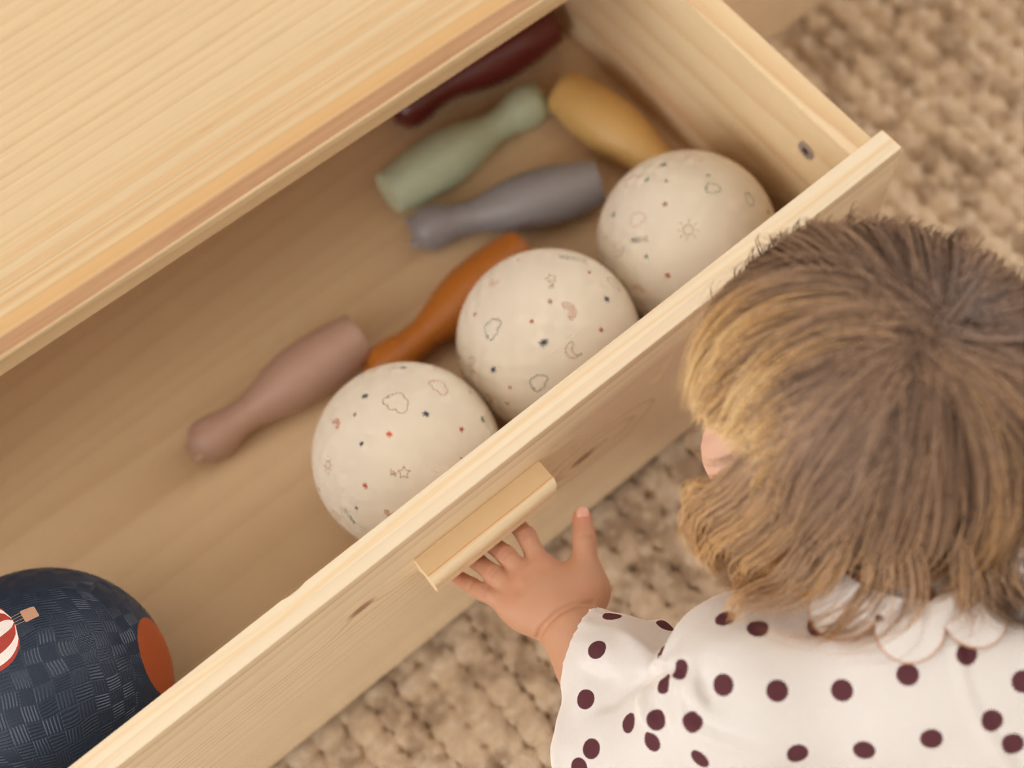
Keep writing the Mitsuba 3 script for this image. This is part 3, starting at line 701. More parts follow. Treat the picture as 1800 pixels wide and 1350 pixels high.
# left forearm and hand on the drawer front
body.cone(EL, [-.2860, -.1010, .1360], .016, .0185, .01)
body.cone([-.2860, -.1010, .1360], [-.2815, -.0805, .1358], .0192, .0178, .004)
PN = unit([.02, -.18, .98])                         # back of the hand looks up
WRIST = np.array([-.2785, -.0735, .1362])
FINGERS = {'pinky': ([(-.2990, -.0440, .1358), (-.3050, -.0315, .1372), (-.3073, -.0235, .1345), (-.3098, -.0135, .1305)], (.0064, .0056, .0052, .0047)),
           'ring': ([(-.2920, -.0395, .1378), (-.2948, -.0270, .1392), (-.2962, -.0150, .1345), (-.2975, -.0062, .1275)], (.0068, .0061, .0056, .0050)),
           'middle': ([(-.2822, -.0375, .1390), (-.2825, -.0235, .1398), (-.2838, -.0115, .1340), (-.2848, -.0052, .1255)], (.0070, .0063, .0058, .0052)),
           'index': ([(-.2712, -.0385, .1385), (-.2668, -.0225, .1392), (-.2662, -.0120, .1352), (-.2668, -.0058, .1280)], (.0070, .0062, .0057, .0052)),
           'thumb': ([(-.2622, -.0665, .1340), (-.2535, -.0570, .1350), (-.2432, -.0440, .1368), (-.2362, -.0340, .1372)], (.0095, .0078, .0066, .0056))}
FINGERS = {k: (P, tuple(np.array(r) * (.86 if k != 'thumb' else .98))) for k, (P, r) in FINGERS.items()}
for nme, (P, r) in FINGERS.items():
    P = np.array(P)
    Q = P[0] if nme == 'thumb' else WRIST + (P[0] - WRIST) * .93
    body.cone(WRIST + (P[0] - WRIST) * .30, Q, .0120 if nme != 'thumb' else .0115, r[0] + (.0030 if nme == 'thumb' else .0022), .006, (PN, .84))
for nme, (P, r) in FINGERS.items():
    P = np.array(P); sub = Field(*body.ax)
    for i in range(3): sub.cone(P[i], P[i + 1], r[i], r[i + 1], .0015)
    lo, hi = P.min(0) - .02, P.max(0) + .02
    s, _ = body.block(lo, hi); body.put(s, sub.F[s], .0032 if nme == 'thumb' else .0020)
body.cone([-.2905, -.0545, .1335], [-.2700, -.0600, .1335], .0125, .0125, .012, (PN, .85))
body.ell([-.2610, -.0640, .1315], np.eye(3), (.012, .013, .0105), .010)     # ball of the thumb
# creases: folds at the knuckles, dimples, the ring of baby fat round the wrist
CREASE = []
for nme, (P, r) in FINGERS.items():
    P = np.array(P)
    for j, off in ((1, -.0012), (1, .0012), (2, 0.0)):
        d = unit(P[j] - P[j - 1]); c = P[j] + d * off + PN * r[j]; w = unit(np.cross(d, PN)) * r[j]
        CREASE.append((smoothline([c - w * .62 - PN * r[j] * .22, c + d * .0003, c + w * .62 - PN * r[j] * .22], 14), (.0006 if nme == 'thumb' else .0009), .0009))
CREASE.append((smoothline([(-.2984, -.0704, .1364), (-.2951, -.0697, .1433), (-.2906, -.0693, .1467), (-.2818, -.0699, .1494), (-.2720, -.0725, .1484), (-.2646, -.0765, .1442)], 60), .0034, .0015))
def creases(p):
    d = np.zeros(len(p)); ok = np.nonzero((p[:, 0] > -.33) & (p[:, 0] < -.22) & (p[:, 1] > -.11))[0]
    for W, amp, wid in CREASE:      # grooves
        dd, _ = FoldTree(W).query(p[ok]); d[ok] += amp * np.exp(-(dd / wid) ** 2)
    return d
for nme in ('ring', 'middle', 'index'):
    P = np.array(FINGERS[nme][0]); body.ell(P[0] + PN * .0118 - unit(P[1] - P[0]) * .003, np.eye(3), (.003, .003, .0022), -.004)
body.displace(creases, .006)
# nails
def nail(Pa, Pb, r):
    d = unit(Pb - Pa); n = unit(PN - d * (PN @ d)); R = np.stack([d, np.cross(n, d), n], 1)
    body.ell(Pb + d * .0012 + n * r * .86, R, (.0046, .0040, .0014), .0004)
for nme in (): nail(np.array(FINGERS[nme][0][2]), np.array(FINGERS[nme][0][3]), FINGERS[nme][1][3])
bm = body.mesh(); bm = max(bm.split(only_watertight=False), key=lambda m: len(m.faces)) if False else bm
def soften(m, it):
    """Taubin smoothing that leaves alone the few vertices it would throw far."""
    raw = m.vertices.copy(); e = m.edges; L = np.linalg.norm(raw[e[:, 0]] - raw[e[:, 1]], axis=1)
    near = np.bincount(e[:, 0], L, len(raw)) / np.maximum(np.bincount(e[:, 0], minlength=len(raw)), 1)
    trimesh.smoothing.filter_taubin(m, iterations=it)
    gone = np.linalg.norm(m.vertices - raw, axis=1) > .7 * near; v = np.where(gone[:, None], raw, m.vertices); m.vertices = v
bm = max(bm.split(only_watertight=False), key=lambda m: len(m.faces))
soften(bm, 3)
v = bm.vertices
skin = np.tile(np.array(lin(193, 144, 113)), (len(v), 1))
def tint(c, r, col, amt):
    w = np.exp(-((np.linalg.norm(v - np.asarray(c), axis=1) / r) ** 2))[:, None] * amt
    skin[:] = skin * (1 - w) + np.array(col) * w
for nme, (P, r) in FINGERS.items():
    tint(P[3], .009, lin(198, 122, 98), .7); tint(P[1], .005, lin(200, 132, 106), .4); tint(np.array(P[0]) + PN * .009, .005, lin(196, 128, 102), .35)
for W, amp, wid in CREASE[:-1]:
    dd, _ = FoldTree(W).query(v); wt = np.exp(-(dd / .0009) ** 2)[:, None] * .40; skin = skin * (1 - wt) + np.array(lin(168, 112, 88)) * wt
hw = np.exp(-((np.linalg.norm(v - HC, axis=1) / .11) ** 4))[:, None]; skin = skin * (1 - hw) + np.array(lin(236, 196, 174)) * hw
for s in (1, -1): tint(hp(.06, s * .036, -.036), .022, lin(232, 172, 150), .6)
tint(hp(.083, 0, -.048), .011, lin(196, 110, 100), .7)
w = np.exp(-(((v - HC) @ HU - .055) / .03) ** 2)[:, None] * 0
bsdf('mat_skin', {'type': 'mesh_attribute', 'name': 'vertex_color'}, 0.5, 0.35)
child = thing('person', 'toddler with light brown hair in a white polka-dot blouse, left hand on the drawer handle', 'person')
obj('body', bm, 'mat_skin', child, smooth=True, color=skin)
bsdf('mat_nail', lin(222, 164, 142), 0.3, 0.5)
for nme in ('thumb', 'pinky', 'index', 'middle', 'ring'):
    P, r = FINGERS[nme]; P = np.array(P); d = unit(P[3] - P[2]); nn = unit(PN - d * (PN @ d))
    e = placed(trimesh.creation.icosphere(subdivisions=3, radius=1.0), np.stack([d, np.cross(nn, d), nn], 1) @ np.diag([r[3] * .74, r[3] * .66, r[3] * .24]), P[3] + d * r[3] * .30 + nn * r[3] * .80)
    obj('fingernail', e, 'mat_nail', child, smooth=True)
bsdf('mat_eye', lin(240, 236, 230), 0.2, 0.5); bsdf('mat_iris', lin(70, 50, 38), 0.2, 0.5)
for s in (1, -1):
    e = obj('eye', placed(trimesh.creation.icosphere(subdivisions=3, radius=.0092), HR, hp(.0672, s * .024, -.0135)), 'mat_eye', child, smooth=True)
    ic = unit([1, 0, -.25]); obj('iris', placed(trimesh.creation.icosphere(subdivisions=2, radius=.0052), HR, hp(.0672 + .0054, s * .024, -.0135 - .0012)), 'mat_iris', e, smooth=True)

# blouse: trunk, shoulders, two puffy sleeves; cuffs and neck hollowed
bl = Field(grid_axis(-.38, .08, .0023), grid_axis(-.48, -.055, .0023), grid_axis(.03, .285, .0023))
bl.cone(SL + [.012, -.012, -.002], SR + [-.005, 0, 0], .046, .046, .03)
bl.cone(NB + [0, -.022, -.030], PEL + [0, 0, .0], .072, .088, .035)
bl.cone(NB + [-.004, -.006, -.016], NB + [0, 0, .008], .046, .040, .02)
bl.cone(SR, ER, .042, .044, .015); bl.cone(ER, WRR + [0, -.02, .03], .042, .028, .010)
ARM = [np.array([-.2440, -.1705, .1985]), np.array([-.3055, -.1465, .1410]), np.array([-.2765, -.1190, .1490]), np.array([-.2812, -.0925, .1425])]
bl.cone(ARM[0], [-.2890, -.1610, .1480], .043, .034, .022)
bl.cone(ARM[1], ARM[2], .0365, .0310, .015); bl.cone(ARM[2], ARM[3], .0310, .0215, .010)
CUFFD = unit(ARM[3] - np.array([-.2700, -.1150, .1480]))
FOLDS = [
    (1, 0.0050, [(-0.2669, -0.1452, 0.2290), (-0.2755, -0.1510, 0.2272), (-0.2805, -0.1620, 0.2248), (-0.2799, -0.1750, 0.2287), (-0.2714, -0.1909, 0.2307), (-0.2595, -0.2097, 0.2246)]),
    (1, 0.0042, [(-0.2609, -0.1481, 0.2362), (-0.2691, -0.1549, 0.2346), (-0.2735, -0.1654, 0.2353), (-0.2710, -0.1775, 0.2363)]),
    (-1, 0.0026, [(-0.2645, -0.1468, 0.2324), (-0.2738, -0.1544, 0.2320), (-0.2785, -0.1662, 0.2303), (-0.2746, -0.1805, 0.2329), (-0.2648, -0.1992, 0.2311)]),
    (-1, 0.0024, [(-0.2620, -0.1548, 0.2377), (-0.2674, -0.1608, 0.2377), (-0.2703, -0.1704, 0.2373)]),
    (-1, 0.0040, [(-0.2695, -0.1454, 0.2276), (-0.2741, -0.1388, 0.2159), (-0.2809, -0.1307, 0.1825), (-0.2923, -0.1285, 0.1763), (-0.3042, -0.1268, 0.1706)]),
    (1, 0.0036, [(-0.2787, -0.1364, 0.1983), (-0.2859, -0.1396, 0.1944), (-0.2911, -0.1502, 0.2039), (-0.2940, -0.1578, 0.2040)]),
    (-1, 0.0022, [(-0.2775, -0.1395, 0.2106), (-0.2849, -0.1472, 0.2097), (-0.2885, -0.1571, 0.2085)]),
    (1, 0.0036, [(-0.2743, -0.1423, 0.2183), (-0.2805, -0.1510, 0.2170), (-0.2841, -0.1616, 0.2173), (-0.2832, -0.1751, 0.2235)]),
    (1, 0.0026, [(-0.2685, -0.1024, 0.1742), (-0.2679, -0.1124, 0.1792), (-0.2661, -0.1233, 0.1821)]),
    (-1, 0.0018, [(-0.2971, -0.1004, 0.1674), (-0.2928, -0.1136, 0.1734), (-0.2855, -0.1229, 0.1781)]),
]
def folds(p):
    d = np.zeros(len(p))
    n1 = meshkit.fbm(p * 26 + 3, 3, 1) - .5
    arm = np.exp(-((np.linalg.norm(p - np.array([-.285, -.135, .16]), axis=1) / .055) ** 4))
    cuffd = np.linalg.norm(p - ARM[3], axis=1); calm = np.clip((cuffd - .012) / .03, 0, 1)
    d += n1 * (.003 + .009 * arm) * (.12 + .88 * calm)
    # gathers radiating from the bend of the elbow
    q = p - np.array([-.256, -.137, .180]); ang = np.arctan2(q @ np.array([.6, -.75, .25]), q @ np.array([-.75, -.55, -.3])); rr = np.linalg.norm(q, axis=1)
    d += .0014 * np.sin(ang * 6.0 + 6 * n1) * np.exp(-((rr - .045) / .030) ** 2) * calm
    for sg, r, W in FOLDS:
        W = smoothline(W, 10 * len(W)); k = np.sin(np.linspace(.12, math.pi - .12, len(W)))
        dd, ii = FoldTree(W).query(p); d += -sg * r * 1.75 * k[ii] * np.exp(-(dd / (.0037 if sg > 0 else .0034)) ** 2)
    # gathered cuff
    a, b = ARM[3], CUFFD; t = (p - a) @ b
    u = unit(np.cross(b, [0, 0, 1])); w = np.cross(b, u); th = np.arctan2((p - a) @ w, (p - a) @ u)
    near = np.exp(-((np.linalg.norm(p - a, axis=1) / .04) ** 4))
    d += .0006 * np.sin(th * 11 + 9 * n1) * near * np.exp(-((t - .006) / .02) ** 2)
    # seam of the back opening
    W = smoothline(SEAM, 120); dd, ii = FoldTree(W).query(p); sd = ((p - W[ii]) @ RIGHT)
    d += .0016 * np.exp(-(dd / .0016) ** 2) - .0016 * np.exp(-((dd - .004) / .003) ** 2) * (sd < 0)
    return d
SEAM = [(-0.1668, -0.2200, 0.2673), (-0.1711, -0.2288, 0.2634), (-0.1757, -0.2373, 0.2596), (-0.1798, -0.2491, 0.2539), (-0.1812, -0.2628, 0.2467), (-0.1810, -0.2809, 0.2351)]
bl.displace(folds)
sC, pC = bl.block(ARM[3] - .075, ARM[3] + .075)
bl.F[sC] = np.maximum(bl.F[sC], np.where(np.linalg.norm(pC - ARM[3], axis=-1) < .07, (pC - ARM[3]) @ CUFFD - .004, -1))
bl.cone(ARM[3] - CUFFD * .006, ARM[3] + CUFFD * .03, .0172, .0182, -.003)
bl.cone(NB + [.003, .008, .016], hp(-.018, 0, -.03), .0345, .042, -.005)
bl.cone(WRR + [0, -.03, .03], WRR + [0, .03, -.01], .021, .021, -.004)
bmesh = bl.mesh(); bmesh = max(bmesh.split(only_watertight=False), key=lambda m: len(m.faces)); soften(bmesh, 6)
DOTS = [(-0.2600, -0.1660, 0.2416), (-0.2435, -0.1845, 0.2451), (-0.2210, -0.2035, 0.2466), (-0.1964, -0.2181, 0.2580), (-0.1714, -0.2285, 0.2632), (-0.1591, -0.2532, 0.2567), (-0.1801, -0.2566, 0.2499), (-0.1785, -0.2700, 0.2434), (-0.2049, -0.2452, 0.2435), (-0.2290, -0.2290, 0.2320), (-0.2528, -0.2104, 0.2289), (-0.2868, -0.1818, 0.2142), (-0.2295, -0.1566, 0.2423), (-0.2359, -0.1420, 0.2334), (-0.2089, -0.1744, 0.2476), (-0.1941, -0.1596, 0.2438), (-0.1686, -0.1983, 0.2718), (-0.1887, -0.1929, 0.2653), (-0.2460, -0.1138, 0.1632), (-0.2643, -0.1298, 0.2075), (-0.2841, -0.1030, 0.1766), (-0.2640, -0.0918, 0.1622), (-0.3045, -0.1178, 0.1703), (-0.3188, -0.1392, 0.1734), (-0.2975, -0.1436, 0.1866), (-0.2972, -0.1594, 0.2009), (-0.2892, -0.1538, 0.2074), (-0.2767, -0.1449, 0.2197), (-0.2681, -0.1465, 0.2297), (-0.2804, -0.1683, 0.2298), (-0.3291, -0.1418, 0.1676), (-0.1257, -0.1483, 0.1968), (-0.0245, -0.2321, 0.1908), (-0.0918, -0.2081, 0.1420), (-0.1122, -0.2270, 0.1048), (-0.0321, -0.3003, 0.1386), (0.0186, -0.2250, 0.0524), (-0.1473, -0.3633, 0.0345), (-0.0476, -0.2246, 0.1766), (-0.1635, -0.4186, 0.1599), (-0.2636, -0.2156, 0.1765), (-0.1144, -0.3545, 0.2121), (-0.1198, -0.1949, 0.2383), (-0.0763, -0.2407, 0.1275), (-0.0561, -0.3084, 0.0741), (-0.0140, -0.3030, 0.1867), (-0.0399, -0.3127, 0.1009), (-0.0444, -0.2888, 0.2498), (-0.0007, -0.1593, 0.0600), (-0.1274, -0.1578, 0.1588), (-0.0755, -0.3135, 0.0537), (-0.2175, -0.2698, 0.1979), (-0.2010, -0.3382, 0.1633), (0.0215, -0.2273, 0.1482), (-0.1137, -0.4549, 0.1442), (-0.2005, -0.1875, 0.1336), (-0.0320, -0.2414, 0.0740), (-0.1357, -0.1989, 0.1178), (-0.1693, -0.4328, 0.1253), (-0.3088, -0.1542, 0.1052), (0.0118, -0.2597, 0.0759), (0.0178, -0.2750, 0.1102), (-0.1178, -0.4457, 0.0585), (-0.1051, -0.4596, 0.0829), (-0.1826, -0.1607, 0.1442), (-0.0688, -0.4498, 0.0800), (-0.2490, -0.1123, 0.1351), (-0.1608, -0.2612, 0.0842), (-0.0302, -0.3948, 0.1530), (-0.0421, -0.2117, 0.0989), (-0.1914, -0.3541, 0.0872), (-0.0717, -0.4529, 0.1349), (-0.1831, -0.4096, 0.0906), (-0.0477, -0.3511, 0.0472), (-0.2399, -0.2323, 0.1774), (0.0353, -0.1828, 0.0650), (-0.0613, -0.4204, 0.1714), (-0.0492, -0.4066, 0.0504), (-0.0446, -0.3249, 0.2255), (-0.1953, -0.3123, 0.1989), (-0.1288, -0.4132, 0.0346), (-0.1849, -0.2220, 0.1130), (-0.0329, -0.3222, 0.1889), (-0.2048, -0.1438, 0.1705), (-0.1978, -0.2685, 0.1088), (-0.1049, -0.1797, 0.1571), (0.0374, -0.2507, 0.1084), (0.0358, -0.1813, 0.0352), (-0.0331, -0.4224, 0.0915), (-0.0284, -0.3828, 0.0677), (-0.2114, -0.2392, 0.1334), (-0.0753, -0.4373, 0.0556), (-0.1605, -0.3073, 0.0634), (-0.1374, -0.3734, 0.2022), (-0.1611, -0.4413, 0.0949), (-0.1964, -0.3681, 0.1299), (-0.1828, -0.2881, 0.0876), (-0.1302, -0.3071, 0.0506), (-0.0989, -0.4172, 0.1867), (0.0114, -0.2781, 0.1455), (-0.0406, -0.3408, 0.1674), (-0.1397, -0.4297, 0.1696), (-0.0646, -0.2499, 0.2416), (-0.0989, -0.2722, 0.0748), (-0.1474, -0.4319, 0.0580), (-0.2974, -0.1801, 0.1163), (-0.0183, -0.1832, 0.0415), (-0.1634, -0.3104, 0.2259), (-0.1062, -0.3328, 0.0331), (-0.0334, -0.3681, 0.1605), (-0.1357, -0.2825, 0.2475), (0.0356, -0.2131, 0.1068), (-0.0211, -0.3511, 0.1008), (-0.2086, -0.3036, 0.1296), (-0.2940, -0.1033, 0.1487), (-0.1810, -0.3852, 0.1615), (-0.2563, -0.1633, 0.1326), (-0.0612, -0.3469, 0.1941), (-0.0860, -0.2070, 0.2203), (-0.2750, -0.2000, 0.1542), (-0.0506, -0.4353, 0.1439), (-0.2269, -0.1689, 0.1448), (-0.1744, -0.2115, 0.2414), (-0.1585, -0.1395, 0.2064), (-0.1521, -0.3442, 0.2126), (-0.0837, -0.2283, 0.2371), (-0.1090, -0.3216, 0.2262), (-0.1710, -0.1794, 0.1285), (-0.1899, -0.1398, 0.1974), (-0.1614, -0.3968, 0.1768)]
#DOTS#
def polka(p, n, uv):
    d = mi.Float(1.0)
    for x, y, z in DOTS: d = dr.minimum(d, dr.square(p.x - x) + dr.square(p.y - y) + dr.square(p.z - z))
    t = 1 - smoothstep(0.0050, 0.0053, dr.sqrt(d) * (1 + 0.03 * (noise(p.x * 300, p.y * 300, p.z * 300) - 0.5)))
    w = 1 + 0.04 * (noise(p.x * 1500, p.y * 1500, p.z * 1500) - 0.5)
    return mix(lin(222, 217, 211), lin(92, 52, 58), t) * w
bsdf('mat_blouse', proc(polka), 0.85, 0.2, sheen=0.4)
obj('blouse', bmesh, 'mat_blouse', child, smooth=True, label='white blouse with dark plum polka dots')
# trousers over the folded legs
tr = Field(grid_axis(-.26, .08, .004), grid_axis(-.49, -.14, .004), grid_axis(-.010, .14, .004))
for s in (1, -1):
    hip, knee = PEL + TL * s * .05 + [0, 0, -.03], PEL + TL * s * .085 + TF * .165 + [0, 0, -.058]
    ank = PEL + TL * s * .06 - TF * .01 + [0, 0, -.074]
    tr.cone(hip, knee, .058, .048, .02); tr.cone(knee, ank, .042, .031, .012)
tr.cone(PEL + TL * .03, PEL - TL * .03, .075, .075, .02)
bsdf('mat_trousers', lin(196, 182, 164), 0.9, 0.2)
obj('trousers', tr.mesh(), 'mat_trousers', child, smooth=True)

# scalloped collar with a brown piped edge, lying round the neck
def collar():
    na, nr = 140, 9
    ax = unit(np.array([-.02, .02, 1.0])); c0 = NB + [.010, .020, .016]
    e1 = unit(np.cross([0, 1, 0], ax)); e2 = np.cross(ax, e1)
    V = []; rim = []
    for i in range(na):
        a = 2 * math.pi * i / na; d = e1 * math.cos(a) + e2 * math.sin(a)
        lobe = abs(math.sin(5 * a + .9)) ** .6
        reach = .013 + .014 * lobe
        for j in range(nr):
            q = j / (nr - 1); r = .036 + reach * q
            z = .006 - .050 * q + .0022 * math.sin(9 * a + 3 * q) * q
            V.append(c0 + d * r + ax * z)
        rim.append(V[-1])
    V = np.array(V); k = np.arange(na * nr).reshape(na, nr); k2 = np.roll(k, -1, 0)
    q = np.stack([k[:, :-1], k2[:, :-1], k2[:, 1:], k[:, 1:]], -1).reshape(-1, 4)
    return V, q, np.array(rim)
cv, cq, rim = collar()
# rest it on the cloth
bn = bmesh.vertex_normals; tree = cKDTree(bmesh.vertices); upv = bmesh.vertices[bn[:, 2] > .12]; tree_xy = cKDTree(upv[:, :2])
def lay(P, off):
    P = P.copy(); near = tree_xy.query_ball_point(P[:, :2], .0042)
    for i, q in enumerate(near):
        if len(q): P[i, 2] = max(P[i, 2], upv[q, 2].max() + off)
    G = P.reshape(140, 9, 3)
    for _ in range(3): G[:, :, 2] = np.maximum(G[:, :, 2], (np.roll(G[:, :, 2], 1, 0) + np.roll(G[:, :, 2], -1, 0)) / 2)
    return G.reshape(-1, 3)
cv = lay(cv, .0022); rim = cv.reshape(140, 9, 3)[:, -1]
cu = np.vstack([cv, cv + [0, 0, .0012]]); nV = len(cv)
cf = np.vstack([cq, cq[:, ::-1] + nV]); cf = np.vstack([cf[:, [0, 1, 2]], cf[:, [0, 2, 3]]])
k0 = np.arange(140) * 9 + 8; k1 = np.roll(k0, -1); cf = np.vstack([cf, np.stack([k0, k1, k1 + nV], 1), np.stack([k0, k1 + nV, k0 + nV], 1)])
cl = obj('collar', trimesh.Trimesh(cu, cf, process=False), 'mat_blouse', child, smooth=40)
pv, pf = tubes(np.vstack([rim, rim[:2]])[None] + [0, 0, .0006], np.full((1, 142), .0007), 8)
bsdf('mat_piping', lin(190, 144, 116), 0.8, 0.2)
obj('piping', trimesh.Trimesh(pv, pf, process=False), 'mat_piping', cl, smooth=True)

# ---------------------------------------------------------------- hair
WH = np.array([-.36, .03, .93])            # whorl in the head frame
AX = np.array([.0815, .0680, .0715]); OFF = np.array([-.006, 0, .008]); GRAV = HR.T @ np.array([0, 0, -1.0])
def scalp(d, h=0.0): return OFF + unit(d) / np.linalg.norm(unit(d) / AX) * (1 + h / .072)
def grow(d0, length, lift, curl, swirl, rnd):
    """One guide lock in the head frame: away from the whorl, round the skull, then down with its weight."""
    n = 30; step = length / (n - 1); w = scalp(WH)
    p = scalp(d0, .0012); P = [p]; ph = rnd.uniform(.6, 1.4)
    for i in range(1, n):
        q = i / (n - 1); c = p - OFF; nr = unit(c / AX ** 2); away = unit(p - w + np.array([.004, 0, 0]))
        comb = np.array([.10, 1.0, -.9]) if p[1] > -.012 else np.array([.15, -.75, -1.0])
        if d0[0] > .45: comb = comb + np.array([.2, .3, -.5])
        gt = comb - nr * (comb @ nr); gt = gt / (np.linalg.norm(gt) + .25)
        tang = away * (1 - q) ** 1.3 * 1.15 + np.cross(nr, away) * swirl * (1 - q) + gt * (.12 + 1.5 * q) + GRAV * .55 * max(0, q - .40) + np.array([-.45 if p[0] < -.02 else .12, 1.0 if p[1] > -.025 else -.2, 0]) * max(0, q - .42) * 1.9
        tang = tang - nr * (tang @ nr) * (1 - .6 * q) - (nr * .35 * q if d0[0] > .2 else 0)
        lev = np.linalg.norm(c / AX) - 1
        tang = unit(tang) + nr * np.clip((lift * min(1, q * 4) / .072 - lev) * 6, -.8, .8) * (1 - max(0, q - .5) * 1.6)
        if q > .60:
            k = (q - .60) / .40; a = k * 4.4 * curl * ph
            out = unit(nr * .7 + np.array([.9 if (p[1] > .02 and p[0] > -.03) else -.35, .35 * np.sign(p[1]), 0]))
            tang = unit(tang) + out * math.sin(a) * curl * k * 1.9 - GRAV * (1 - math.cos(a)) * curl * k * .7
        p = p + unit(tang) * step
        c = p - OFF; lev = np.linalg.norm(c / AX)
        if lev < 1.02: p = OFF + c / lev * 1.02
        P.append(p)
    return np.array(P)
rnd = random.Random(11); guides, strays, cuts = [], [], []
G = 900
for i in range(G):
    zz = 1 - (i + .5) / G * 1.62; ph = i * 2.399963; s = math.sqrt(max(0, 1 - zz * zz)); d = np.array([s * math.cos(ph), s * math.sin(ph), zz])
    if d[0] > 0.0 and d[2] < .50 - .45 * (abs(d[1]) > .55): continue          # forehead and temples
    if d[0] > -.10 and d[2] < .02: continue
    if d[0] > -.25 and d[2] < -.25: continue
    lock = meshkit.noise(d * 4.6 + 3, 2); lock2 = meshkit.noise(d * 5.5 + 9, 6)
    front = max(0.0, d[0]); L = (.178 + .045 * lock2) * (1 - .40 * front) + rnd.uniform(-.012, .012)
    if d[2] < .2: L = .125 + .04 * lock2
    if d[2] < -.2: L = .085 + .03 * lock2
    if d[0] > .35: L = min(L, .088 + .03 * abs(d[1]))
    g = grow(d, L, (.0020 + .0085 * lock + rnd.uniform(0, .002)) * (1 - .75 * min(1, max(0, d[0] + .1) * 2)), .25 + .95 * lock2 ** 1.4, (meshkit.noise(d * 3.1 + 5, 3) - .5) * .6, rnd)
    gx, gy, gz = g.T
    bad = np.nonzero(((gx > .020) & (gz < -.022 + 1.05 * np.maximum(gy, 0)) & (gy < .080)) | ((gx > .033) & (gy > .036) & (gy < .075) & (gz < .016 + 1.2 * (gy - .036))))[0]      # the fringe is cut clear of the face
    if len(bad) and bad[0] < 4: continue
    cuts.append((bad[0] / len(g)) if len(bad) else 1.0)
    guides.append(g); strays.append(lock)
cuts = np.array(cuts)[:, None]
guides = np.array(guides); NG = len(guides); n = guides.shape[1]; q = np.linspace(0, 1, n)
KID = 40; allP, allC = [], []
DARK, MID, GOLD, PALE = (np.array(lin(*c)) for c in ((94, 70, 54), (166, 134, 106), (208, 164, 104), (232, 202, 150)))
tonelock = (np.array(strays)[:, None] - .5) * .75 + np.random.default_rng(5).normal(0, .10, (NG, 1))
lit_left = np.clip(guides[:, -1:, 1] / .06, -1, 1)  # left ends go more golden: light through the hair put into its colour
for k in range(KID):
    sp = rng.normal(0, 1, (NG, 1, 3)) * (.0042 * (1 - .55 * q) + .0004)[None, :, None]
    wav = .0011 * np.sin(q[None, :, None] * rng.uniform(4, 10, (NG, 1, 1)) + rng.uniform(0, 6.28, (NG, 1, 3))) * q[None, :, None]
    P = guides + sp + wav
    cut = rng.uniform(.78, 1.0, (NG, 1)) * cuts; t = q[None] * cut * (n - 1); i0 = np.minimum(t.astype(int), n - 2); fr = (t - i0)[..., None]
    P = np.take_along_axis(P, i0[..., None], 1) * (1 - fr) + np.take_along_axis(P, i0[..., None] + 1, 1) * fr
    c = P - OFF; lev = np.linalg.norm(c / AX, axis=-1, keepdims=True); P = OFF + c / lev * np.maximum(lev, 1.012)
    tone = np.clip(q[None] ** 2.1 * (.92 + .50 * lit_left + .22 * np.clip(guides[:, -1:, 0] / .08, 0, 1)) + .24 + tonelock + rng.normal(0, .075, (NG, 1)), 0, 1.25)[..., None]
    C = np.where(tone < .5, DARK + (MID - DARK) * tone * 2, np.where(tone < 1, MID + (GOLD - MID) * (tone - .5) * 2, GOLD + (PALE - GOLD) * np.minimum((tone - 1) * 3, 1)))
    allP.append(P); allC.append(C)
